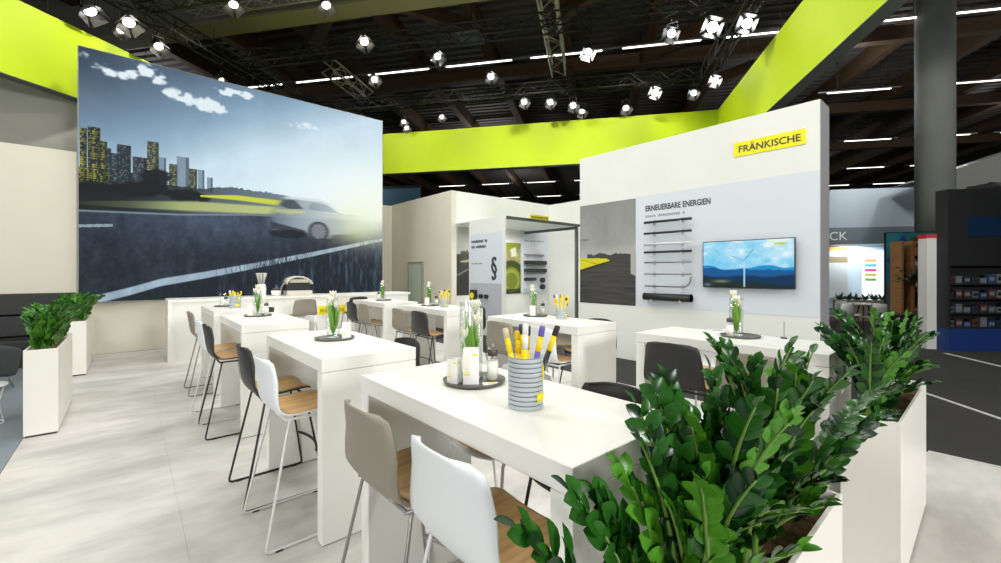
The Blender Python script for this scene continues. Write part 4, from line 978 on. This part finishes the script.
def frond_points(base, az, reach, rise, n=14):
    pts = []
    for k in range(n):
        s = k/(n-1)
        out = reach*(0.35*s + 0.65*s**2.1); z = rise*(1.12*s - 0.12*s**3)
        pts.append(Vector((base[0]+out*math.cos(az), base[1]+out*math.sin(az), base[2]+z)))
    return pts
def frond_frames(pts, ll, start, gap, r_):
    """matrices for the leaves along a frond"""
    L = [0.0]
    for a, b in zip(pts, pts[1:]): L.append(L[-1]+(b-a).length)
    out = []; d = start*L[-1]; k = 0
    phase = r_.uniform(-.5, .5)
    while d < L[-1]-0.004:
        phase += r_.uniform(-.12, .2)
        i = max(j for j in range(len(L)) if L[j] <= d); i = min(i, len(pts)-2)
        t = (pts[i+1]-pts[i]).normalized(); p = pts[i] + t*(d-L[i]); s = d/L[-1]
        side = t.cross(Vector((0, 0, 1)))
        side = side.normalized() if side.length > 0.05 else Vector((1, 0, 0))
        nrm = side.cross(t).normalized()
        side = (side*math.cos(phase) + nrm*math.sin(phase)).normalized(); nrm = side.cross(t).normalized()
        sc = ll*(0.62+0.5*math.sin(math.pi*min(1, .18+.75*s)))*r_.uniform(.88, 1.1)
        for sg in ((1, -1) if True else (1,)):
            ang = R(r_.uniform(42, 68)-20*s)
            tw_ = r_.uniform(-.35, .55); x = (t*math.cos(ang) + side*sg*math.sin(ang) + nrm*r_.uniform(0.0, 0.55)).normalized()
            z = (nrm*math.cos(tw_) - t*(.25+.5*math.sin(tw_)) + side*sg*r_.uniform(-.5, .25)); z = (z - x*z.dot(x)).normalized(); y = z.cross(x)
            m = Matrix((x, y, z)).transposed().to_4x4(); m = Matrix.Translation(p) @ m @ Matrix.Scale(sc, 4)
            out.append(m)
        d += gap*(1.12-.3*s); k += 1
    t = (pts[-1]-pts[-2]).normalized(); side = t.cross(Vector((0, 0, 1))).normalized(); nrm = side.cross(t)
    m = Matrix((t, nrm.cross(t), nrm)).transposed().to_4x4(); out.append(Matrix.Translation(pts[-1]) @ m @ Matrix.Scale(ll*.7, 4))
    return out
def zz_plant(loc, fronds, label, ll, gap, seed, split=True, r0=0.008, grp='zz plants in the white boxes', bright=0.3):
    r_ = random.Random(seed)
    t = thing('zz_plant', label, 'plant', loc, 0, grp)
    joined = MB(); joined2 = MB()
    for (bx, by, az, reach, rise) in fronds:
        pts = frond_points((bx, by, 0), az, reach, rise)
        stem = MB().tube(pts, [r0*(1.15-.85*k/(len(pts)-1)) for k in range(len(pts))], 6).build('stem', M_STEM, t)
        fr = frond_frames(pts, ll, r_.uniform(.10, .22), gap, r_)
        young = r_.random() < bright
        for m in fr:
            me = LEAVES[1] if young and r_.random() < .8 else LEAVES[r_.choice([0, 0, 2, 3, 4])]
            if split:
                o = bpy.data.objects.new('leaf', me); C.objects.link(o); o.parent = stem; o.matrix_local = m
            else:
                vs = [m @ v.co for v in me.vertices]; (joined if r_.random() < .5 else joined2).add(vs, [tuple(p.vertices) for p in me.polygons], True)
    if not split:
        joined.build('foliage', M_LEAF2, t)['kind'] = 'stuff'; joined2.build('foliage', M_LEAF, t)['kind'] = 'stuff'
    return t
def random_fronds(n, seed, spread, reach, rise, az0=0, azr=math.pi):
    r_ = random.Random(seed); out = []
    for k in range(n):
        az = az0 + (2*azr)*(k+.5)/n - azr + r_.uniform(-.3, .3)
        out.append((r_.uniform(-spread, spread), r_.uniform(-spread*.6, spread*.6), az, r_.uniform(*reach), r_.uniform(*rise)))
    return out
planter(0.52, 1.83, 0.335, 0.575, 'white plant box closest to the camera, cut by the bottom edge')
planter(2.905, 4.13, 0.30, 0.54, 'white plant box behind the nearest one by the dark carpet')
planter(-0.767, -0.53, 6.13, 7.58, 'white plant box at the left edge of the tiles, nearer one')
planter(-0.745, -0.50, 9.33, 10.95, 'white plant box at the left edge of the tiles, farther one')
ZS = 0.80
for i, (x, y, n, rc, rs, lab) in enumerate([
    (0.74, 0.47, 0, 0, 0, 'glossy zz plant with two low fronds leaning left at the bottom of the picture'),
    (0.98, 0.45, 8, (.03, .13), (.22, .40), 'low zz plant just right of the nearest table corner'),
    (1.13, 0.46, 9, (.06, .20), (.34, .50), 'dense dark zz plant in the middle of the nearest plant box'),
    (1.30, 0.45, 9, (.05, .20), (.34, .54), 'zz plant with bright young fronds in the nearest plant box'),
    (1.47, 0.47, 9, (.06, .22), (.42, .58), 'tall zz plant with upright fronds before the table under the television'),
    (1.64, 0.46, 9, (.08, .24), (.38, .58), 'zz plant at the far end of the nearest plant box arching right')]):
    fr = random_fronds(n, 70+i, .05, rc, rs) + random_fronds(3, 170+i, .06, (.10, .18), (.14, .26), -1.2, .9) if n else []
    if i == 0: fr += [(.06, -.01, 2.4, .16, .35), (.10, .0, 2.2, .12, .31), (-.04, .0, 2.6, .19, .33), (.10, -.02, 2.0, .14, .30), (.16, -.02, 1.9, .12, .34)]
    if i == 1: fr += [(.0, .02, 2.05, .11, .48), (.06, .03, 1.9, .09, .50), (-.02, .02, 2.5, .10, .42), (.10, .03, 1.7, .09, .52)]
    if i == 5: fr += [(.02, -.02, -.28, .62, .36), (.04, -.04, -.45, .42, .30), (.0, .02, .1, .45, .46)]
    zz_plant((x, y, ZS), fr, lab, 0.060 if i else 0.074, 0.036, 80+i, bright=.3 if i else .8)
for i, (x, y, n, rc, rs, lab) in enumerate([
    (3.02, 0.42, 8, (.06, .20), (.34, .52), 'zz plant at the near end of the second plant box'),
    (3.25, 0.43, 9, (.06, .22), (.42, .58), 'tallest zz plant in the second plant box'),
    (3.48, 0.42, 9, (.06, .22), (.38, .56), 'third zz plant from the near end of the second plant box'),
    (3.72, 0.43, 8, (.08, .26), (.34, .52), 'zz plant at the far right end of the second plant box')]):
    zz_plant((x, y, ZS), random_fronds(n, 90+i, .06, rc, rs) + random_fronds(3, 190+i, .06, (.10, .2), (.14, .26), -.8, 1.2), lab, 0.064, 0.036, 95+i)
for i, (x, ys, z, lab) in enumerate([(-0.65, [6.42, 6.85, 7.28], 0.79, 'nearer'), (-0.62, [9.65, 10.15, 10.6], 0.79, 'farther')]):
    for j, y in enumerate(ys):
        zz_plant((x, y, z), random_fronds(15, 110+i*10+j, .05, (.06, .26), (.28, .46)), 'leafy green zz plant in the %s left plant box, %s of three' % (lab, ['front', 'middle', 'rear'][j]), 0.074, 0.031, 121+i*10+2*j, split=False)

# ------------------------------------------------------------------ lounge corner on the left
bn = thing('lounge_bench', 'black upholstered high-back bench along the left wall', 'bench', (-3.05, 11.1, 0), 0)
for k, (z0, z1) in enumerate([(0.86, 1.24), (0.48, 0.85)]):
    for j in range(3): MB().box(-2.2+j*1.5, -0.71+j*1.5, 0.16, 0.38, z0, z1-0.008).build('back_cushion', mat('black_leatherette', rgb(34, 34, 35), 0.5, bump=0.1, bscale=80), bn, bevel=0.02)
for j in range(3): MB().box(-2.2+j*1.5, -0.71+j*1.5, -0.42, 0.15, 0.30, 0.47).build('seat_cushion', MATS['black_leatherette'], bn, bevel=0.03)
MB().box(-2.18, 2.27, -0.36, 0.36, 0.0, 0.29).build('base', M_BLACK, bn)
ac = thing('armchair', 'dark grey tub armchair cut by the left picture edge', 'armchair', (-1.50, 9.05, 0), R(215))
m_ac = mat('dark_grey_felt', rgb(66, 68, 70), 0.85, var=0.08, vscale=30)
P = []
for k in range(15):
    a = R(-115 + 230*k/14); e = abs(k-7)/7.0
    top = 0.78 - 0.20*e**1.6
    P.append([(0.42*math.cos(a)*0.95, 0.42*math.sin(a), z*top/0.78 + (0.0 if z > .3 else 0)) for z in (0.24, 0.36, 0.5, 0.64, 0.76)])
    P[-1] = [((p[0]*(0.92+0.2*(i/4))), p[1]*(0.92+0.2*(i/4)), p[2]) for i, p in enumerate(P[-1])]
MB().grid(P).build('shell', m_ac, ac, solid=0.07, sub=1)
MB().lathe([(0.0, 0.28), (0.30, 0.28), (0.325, 0.34), (0.31, 0.42), (0.0, 0.44)], 28).build('seat_cushion', m_ac, ac)
for a in (45, 135, 225, 315): MB().tube([(0.2*math.cos(R(a)), 0.2*math.sin(R(a)), 0.28), (0.29*math.cos(R(a)), 0.29*math.sin(R(a)), 0.0)], 0.011).build('leg', M_LEGG, ac)
wt = thing('wire_table', 'low white wire-frame side table at the left picture edge', 'side table', (-1.21, 6.95, 0), R(15))
MB().lathe([(0.0, 0.40), (0.23, 0.40), (0.235, 0.41), (0.23, 0.42), (0.0, 0.42)], 28).build('table_top', M_SHELLW, wt)
for k in range(8):
    a0 = k*math.pi/4
    for sg in (-1, 1): MB().tube([(0.21*math.cos(a0), 0.21*math.sin(a0), 0.40), (0.17*math.cos(a0+sg*.5), 0.17*math.sin(a0+sg*.5), 0.2), (0.2*math.cos(a0+sg*.9), 0.2*math.sin(a0+sg*.9), 0.005)], 0.005, 6).build('wire', M_LEGW, wt)
MB().tube([(0.2*math.cos(a), 0.2*math.sin(a), 0.006) for a in np.linspace(0, 2*math.pi, 25)], 0.006, 6).build('floor_ring', M_LEGW, wt)

# ------------------------------------------------------------------ neighbouring stands seen past the partition (hall-aligned)
def hthing(name, label, cat, u, v, z=-0.003, kind=None, group=None):
    return thing(name, label, cat, hall(u, v, z), HA, group, kind)
def hbox(p, name, m, u0, u1, v0, v1, z0, z1, bevel=0.0):
    return MB().box(u0, u1, v0, v1, z0, z1).build(name, m, p, bevel)
HX = (R(90), 0, R(-90))
nb = hthing('neighbour_stand', 'bright neighbouring stand with grey header behind the partition edge', 'exhibition stand', 20.5, -11.3)
hbox(nb, 'upper_fascia', mat('pale_blue_grey', rgb(164, 178, 190), 0.3), 0, 0.3, -5.0, 3.0, 3.50, 5.1)
hbox(nb, 'header', mat('slate_header', rgb(104, 118, 128), 0.5), -0.05, 0.3, -5.0, 3.0, 2.80, 3.50)
text_mesh('lettering', 'CK', 0.50, mat('white_lettering', rgb(225, 228, 230), 0.5), nb, (-0.056, 1.55, 2.98), HX)
hbox(nb, 'back_wall', mat('pale_blue_wall', rgb(196, 214, 224), 0.6), 1.9, 2.0, -5.0, 3.0, 0, 2.9)
hbox(nb, 'ceiling_panel', MATS['pale_blue_wall'], 0.3, 2.0, -5.0, 3.0, 2.85, 2.9)
hbox(nb, 'lightbox', emis('lightbox_white', (0.93, 0.97, 1, 1), 1.1), 1.42, 1.52, -1.44, -0.49, 0.42, 2.6)
for k, c in enumerate([(240, 150, 70), (70, 180, 200), (226, 60, 150), (240, 200, 60), (130, 205, 90)]):
    hbox(nb, 'colour_bar', mat('bar_%d' % k, rgb(*c), 0.5), 1.405, 1.42, -0.98, -0.56, 2.10-0.21*k, 2.20-0.21*k)
hbox(nb, 'orange_bar', mat('bar_0', rgb(240, 150, 70), 0.5), 1.36, 1.42, 0.13, 1.6, 2.62, 2.76)
hbox(nb, 'tan_board', mat('tan_board', rgb(150, 132, 100), 0.6), 1.36, 1.42, 0.13, 1.6, 2.06, 2.34)
hbox(nb, 'white_board', mat('white_board', rgb(210, 216, 218), 0.5), 1.38, 1.44, 0.13, 1.6, 0.5, 2.0)
ll = bpy.data.lights.new('stand_lamp', 'AREA'); ll.energy = 120; ll.size = 2.0; ll.color = (0.92, 0.97, 1)
lo = bpy.data.objects.new('stand_lamp', ll); C.objects.link(lo); lo.location = hall(21.4, -11.6, 2.8)
for v_ in (-10.2, -12.2): spot_light('stand_fill_spot', hall(17.6, v_, 6.6), hall(20.5, v_, 3.6), 260, 95)  # added spots that brighten the stand's fascia
lw_ = hthing('hedge_box', 'low beige plant box between the neighbouring stand chairs', 'planter', 16.5, -8.9)
hbox(lw_, 'box_body', mat('beige_box', rgb(140, 134, 118), 0.7), 0, 0.35, -1.0, 0.75, 0, 0.69)
for k in range(7):
    r_ = random.Random(200+k); mb = MB(); v = -0.88+k*0.25
    for q in range(14):
        a = r_.uniform(0, 6.28); el = r_.uniform(.3, 1.3); L = r_.uniform(.14, .3); b = Vector((0.17, v, 0.69)); dd = Vector((math.cos(a)*math.cos(el), math.sin(a)*math.cos(el), math.sin(el))); sd = dd.orthogonal().normalized()*0.03
        mb.add([b, b+dd*L*.5+sd, b+dd*L, b+dd*L*.5-sd], [(0, 1, 2, 3)])
    mb.build('shrub', mat('dark_shrub', rgb(40, 66, 48), 0.5), lw_, solid=0.004)
def shell_chair(u, v, rz, label):
    t = thing('shell_chair', label, 'chair', hall(u, v, -0.003), HA+R(rz), 'white shell chairs of the neighbouring stand')
    P = []
    for s in np.linspace(0, 1, 9):
        x, z = [(-.24, .82), (-.22, .70), (-.20, .58), (-.17, .49), (-.10, .45), (0, .44), (.10, .445), (.18, .45), (.23, .44)][int(round(s*8))]
        w = [.16, .21, .22, .225, .225, .225, .22, .21, .17][int(round(s*8))]
        P.append([(x+(0.04*q*q if z > .5 else 0), w*q, z+(.03*q*q if z < .5 else 0)) for q in np.linspace(-1, 1, 7)])
    MB().grid(P).build('shell', mat('offwhite_shell', rgb(200, 200, 202), 0.5), t, solid=0.015)
    for sx in (-1, 1):
        for sy in (-1, 1): MB().tube([(sx*.12, sy*.14, .43), (sx*.22, sy*.22, 0)], [.016, .011], 8).build('leg', M_GLULAM, t)
shell_chair(12.9, -6.43, 20, 'white shell chair nearest the partition edge'); shell_chair(13.6, -6.95, 200, 'white shell chair in the middle before the hedge box'); shell_chair(12.8, -7.12, 10, 'white shell chair on the right near the wooden shelf')
bt = hthing('bistro_table', 'small wooden-legged table among the white shell chairs', 'table', 14.2, -7.65)
MB().lathe([(0, .70), (.38, .70), (.38, .73), (0, .73)], 28).build('table_top', mat('offwhite_top', rgb(190, 190, 186), 0.5), bt)
for a in (30, 150, 270): MB().tube([(.1*math.cos(R(a)), .1*math.sin(R(a)), .70), (.3*math.cos(R(a)), .3*math.sin(R(a)), 0)], .018).build('leg', M_GLULAM, bt)
# patterned blue panel
bp = hthing('patterned_panel', 'blue and orange patterned panel left of the concrete column', 'panel', 13.0, -8.35)
ny, nx = 110, 60
S, T = np.meshgrid(np.linspace(0, 1, nx), np.linspace(0, 1, ny)); img = np.zeros((ny, nx, 3)); img[:] = (78, 96, 104)
img = mixc(img, (T > .62)*1.0, (44, 132, 150)); img = mixc(img, inpoly(S, T, [(0, .72), (.3, .98), (.62, .80), (.3, .62)])*1.0, (34, 72, 150)); img = mixc(img, inpoly(S, T, [(.25, .70), (.6, .98), (.75, .85), (.5, .72)])*1.0, (196, 112, 56)); img = mixc(img, inpoly(S, T, [(0, .5), (0, .68), (.4, .6), (.2, .45)])*1.0, (38, 120, 140)); img = mixc(img, inpoly(S, T, [(.6, .78), (1, 1), (1, .7)])*.8, (60, 150, 168))
picture('print', img, (-0.004, 0.84, 0.02), (0, -1, 0), (0, 0, 1), 1.2, 2.62, vcol_mat('printed_photo'), bp)
hbox(bp, 'board', M_BLACK, 0, 0.05, -0.38, 0.86, 0, 2.66)
hbox(bp, 'side_leg', M_BLACK, 0.05, 0.3, 0.80, 0.86, 0, 0.06)
ws = hthing('wooden_shelf', 'wooden shelf unit with hanging plants beside the concrete column', 'shelf', 12.0, -7.5)
M_SH = wood_mat('shelf_wood', rgb(120, 84, 50), rgb(156, 116, 74), 2)
for v in (-0.02, 0.20): hbox(ws, 'upright', M_SH, 0, 0.40, v, v+0.05, 0, 2.37)
hbox(ws, 'upright', M_SH, 0, 0.40, -0.62, -0.57, 0, 2.10)
for z in (0.1, 0.62, 1.15, 1.65, 2.02): hbox(ws, 'shelf_board', M_SH, 0, 0.40, -0.57, -0.02, z, z+(0.16 if z > 2 else 0.04))
hbox(ws, 'back_panel', mat('shelf_back', rgb(84, 78, 72), 0.7), 0.38, 0.40, -0.57, 0.20, 0.1, 2.05)
rr = random.Random(9)
for zi, z in enumerate((0.14, 0.66, 1.19, 1.69)):
    for k in range(4):
        hbox_ = hthing('boxed_product', 'small boxed product on the wooden shelf, %s board, place %s from the left' % (['lowest', 'second', 'third', 'upper'][zi], ['first', 'second', 'third', 'fourth'][k]), 'box', 12.15, -7.5-0.09-k*0.125, z-0.003, group='products on the wooden shelf')
        h_ = rr.uniform(.12, .3); MB().box(-0.06, 0.06, -0.045, 0.045, 0, h_).build('carton', mat('carton_%d' % (k % 3), [rgb(120, 130, 140), rgb(150, 90, 60), rgb(170, 170, 165)][k % 3], 0.6), hbox_, bevel=0.004); MB().box(-0.062, -0.06, -0.035, 0.035, h_*.4, h_*.75).build('carton_label', M_PAPER, hbox_)
def trailing(u, v, z, n, drop, label, seed):
    t = hthing('trailing_plant', label, 'plant', u, v, z, group='plants on the wooden shelf'); r_ = random.Random(seed)
    MB().lathe([(.05, 0), (.08, .12), (.075, .12), (0, .11)], 16).build('pot', M_BLACK, t); mb = MB()
    for k in range(n):
        a = r_.uniform(0, 6.28); rad = r_.uniform(.05, .22); zz = r_.uniform(-drop, .16); c = Vector((rad*math.cos(a), rad*math.sin(a), .12+zz)); d_ = Vector((math.cos(a), math.sin(a), r_.uniform(-.8, .6))).normalized(); sd = d_.orthogonal().normalized()*.025
        mb.add([c, c+d_*.05+sd, c+d_*.11, c+d_*.05-sd], [(0, 1, 2, 3)])
    mb.build('foliage', mat('trailing_leaf', rgb(34, 70, 36), 0.5), t)['kind'] = 'stuff'
trailing(12.2, -7.82, 2.18, 110, .06, 'bushy dark plant on top of the wooden shelf', 1); trailing(11.86, -7.36, 1.45, 60, .2, 'trailing plant hanging at the side of the wooden shelf', 2)
hp = bpy.data.objects['trailing_plant.001']
MB().box(-0.06, 0.16, -0.06, 0.06, -0.02, 0.0).build('bracket', M_BLACKM, hp)
rg_ = hthing('wire_hoop', 'large dark blue hoop leaning on the patterned panel', 'hoop', 12.7, -8.02)
MB().tube([(0.0, .30*math.cos(a), 1.62+.42*math.sin(a)) for a in np.linspace(0, 2*math.pi, 25)], .022, 8).build('hoop', mat('dark_blue_metal', rgb(32, 48, 84), 0.4), rg_)
MB().tube([(0.0, 0, 0), (0.0, 0, 1.2)], .015).build('stand', M_BLACKM, rg_)
bc = hthing('black_bin', 'black box with rim in front of the wooden shelf', 'box', 11.3, -7.0)
hbox(bc, 'body', M_BLACK, 0, .35, -.22, .22, 0, .62, .01); hbox(bc, 'rim', M_BLACKM, -.015, .365, -.235, .235, .62, .66, .005)
rp = hthing('white_pillar', 'white pillar with a red top beside the dark product cabinet', 'pillar', 10.7, -7.05)
hbox(rp, 'shaft', mat('white_pillar_paint', rgb(206, 206, 204), 0.5), 0, .25, -.13, .13, 0, 2.34); hbox(rp, 'red_cap', mat('red_cap', rgb(176, 26, 40), 0.5), -.01, .26, -.14, .14, 2.34, 2.42)
spot_light('shelf_fill_spot', hall(8.9, -5.0, 5.5), hall(12.2, -7.8, 1.4), 160, 34)  # added fill for the wooden shelf, stands for no fixture
# dark product cabinet
CBL = Vector((12.66, 0.60, -0.003)); CBR = R(139.0)
cb = thing('product_cabinet', 'tall black product cabinet with blue base at the right picture edge', 'cabinet', CBL + Vector((0.755, -0.656, 0))*1.99, CBR)
def incab(du, dv, z):
    d_ = Vector((math.cos(CBR), math.sin(CBR), 0)); e_ = Vector((-math.sin(CBR), math.cos(CBR), 0)); b_ = CBL - d_*1.99
    p_ = b_ + d_*du + e_*dv; return (p_.x, p_.y, z)
M_CB = mat('cabinet_black', rgb(22, 23, 26), 0.5)
hbox(cb, 'blue_base', mat('cabinet_blue', rgb(18, 48, 108), 0.45), -2, 1.99, -.26, 0, .0, .46)
hbox(cb, 'back_panel', M_CB, -2, 1.99, -.26, -.24, .46, 3.32); hbox(cb, 'top_box', M_CB, -2, 1.99, -.24, 0, 1.75, 3.32)
hbox(cb, 'side_panel', M_CB, 1.94, 1.99, -.24, 0, .46, 1.75)
for z in (.46, .76, 1.06, 1.36): hbox(cb, 'shelf_board', M_CB, -2, 1.94, -.24, 0, z, z+.03)
hbox(cb, 'dim_display', mat('dim_blue_display', rgb(20, 42, 70), 0.25), -.8, 1.6, 0, .02, 2.35, 2.75)
rr = random.Random(4)
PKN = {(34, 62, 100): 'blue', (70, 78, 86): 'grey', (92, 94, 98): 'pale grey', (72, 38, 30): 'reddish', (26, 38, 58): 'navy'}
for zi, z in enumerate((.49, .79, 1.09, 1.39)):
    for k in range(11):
        c = rr.choice([(34, 62, 100), (70, 78, 86), (92, 94, 98), (72, 38, 30), (26, 38, 58)])  # shade of the unlit cabinet put into the package and label colours
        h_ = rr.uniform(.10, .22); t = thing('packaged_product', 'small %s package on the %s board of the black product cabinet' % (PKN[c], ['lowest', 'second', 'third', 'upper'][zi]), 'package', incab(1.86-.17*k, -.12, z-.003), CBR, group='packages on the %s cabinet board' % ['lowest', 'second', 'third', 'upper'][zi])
        MB().box(-.065, .065, -.05, .05, 0, h_).build('carton', mat('package_%d_%d_%d' % c, rgb(*c), 0.5), t, bevel=.004); MB().box(-.05, .05, .05, .052, h_*.3, h_*.7).build('carton_label', mat('shaded_label', rgb(96, 104, 112), 0.6) if k % 3 else M_CB, t)
tn = hthing('tent_canopy', 'pale grey pitched canopy behind the black cabinet', 'canopy', 17.0, -13.0)
MB().add([(0, 1.3, 5.0), (0, -2.5, 6.3), (0, -6, 5.0), (3, 1.3, 5.0), (3, -2.5, 6.3), (3, -6, 5.0)], [(0, 1, 4, 3), (1, 2, 5, 4), (0, 3, 5, 2), (0, 2, 1), (3, 4, 5)]).build('roof_fabric', mat('tent_grey', rgb(150, 150, 146), 0.8), tn)
hbox(tn, 'valance', MATS['tent_grey'], -.02, 0, -6, 1.3, 4.2, 5.0)
for v in (1.2, -5.9): hbox(tn, 'pole', M_LEGG, 0.02, .1, v-.04, v+.04, 0, 5.0)
ft = thing('rolled_banner', 'black crumpled cover lying on top of the black cabinet', 'cover', incab(.75, -.13, 3.317), CBR)
mb = MB(); rr = random.Random(2); P = []
for i in range(13):
    x = -.9+i*.14; h_ = .16*math.sin(math.pi*i/12)**.6+.0
    P.append([(x, -.12+.06*j, 0 if j in (0, 4) else h_*(.75+.5*rr.random())) for j in range(5)])
mb.grid(P).build('fabric', M_BLACK, ft, solid=.01)
fb_ = hthing('far_blue_panel', 'distant blue stand wall glimpsed above the cream wall', 'panel', 29.6, 14.4)
hbox(fb_, 'board', mat('distant_blue', rgb(84, 128, 150), 0.7), 0, .2, -2.0, 3.5, 0, 7.9); hbox(fb_, 'top_rail', M_TRUSS, -.02, .22, -2.05, 3.55, 7.9, 8.1)
hatch = hthing('roof_hatch', 'small square box hatch fixed under the roof beams', 'hatch', 12.35, 3.6, 8.6)
for z_, nm, m_ in [((0, .06), 'frame', M_SILVER), ((-.02, 0), 'pane', mat('hatch_glass', rgb(70, 84, 92), 0.2))]: hbox(hatch, nm, m_, -.35, .35, -.4, .4, z_[0], z_[1])
for a_ in (-.3, .3): MB().tube([(a_, 0, .06), (a_, 0, 1.15)], .012, 5).build('hanger', M_TRUSS, hatch)
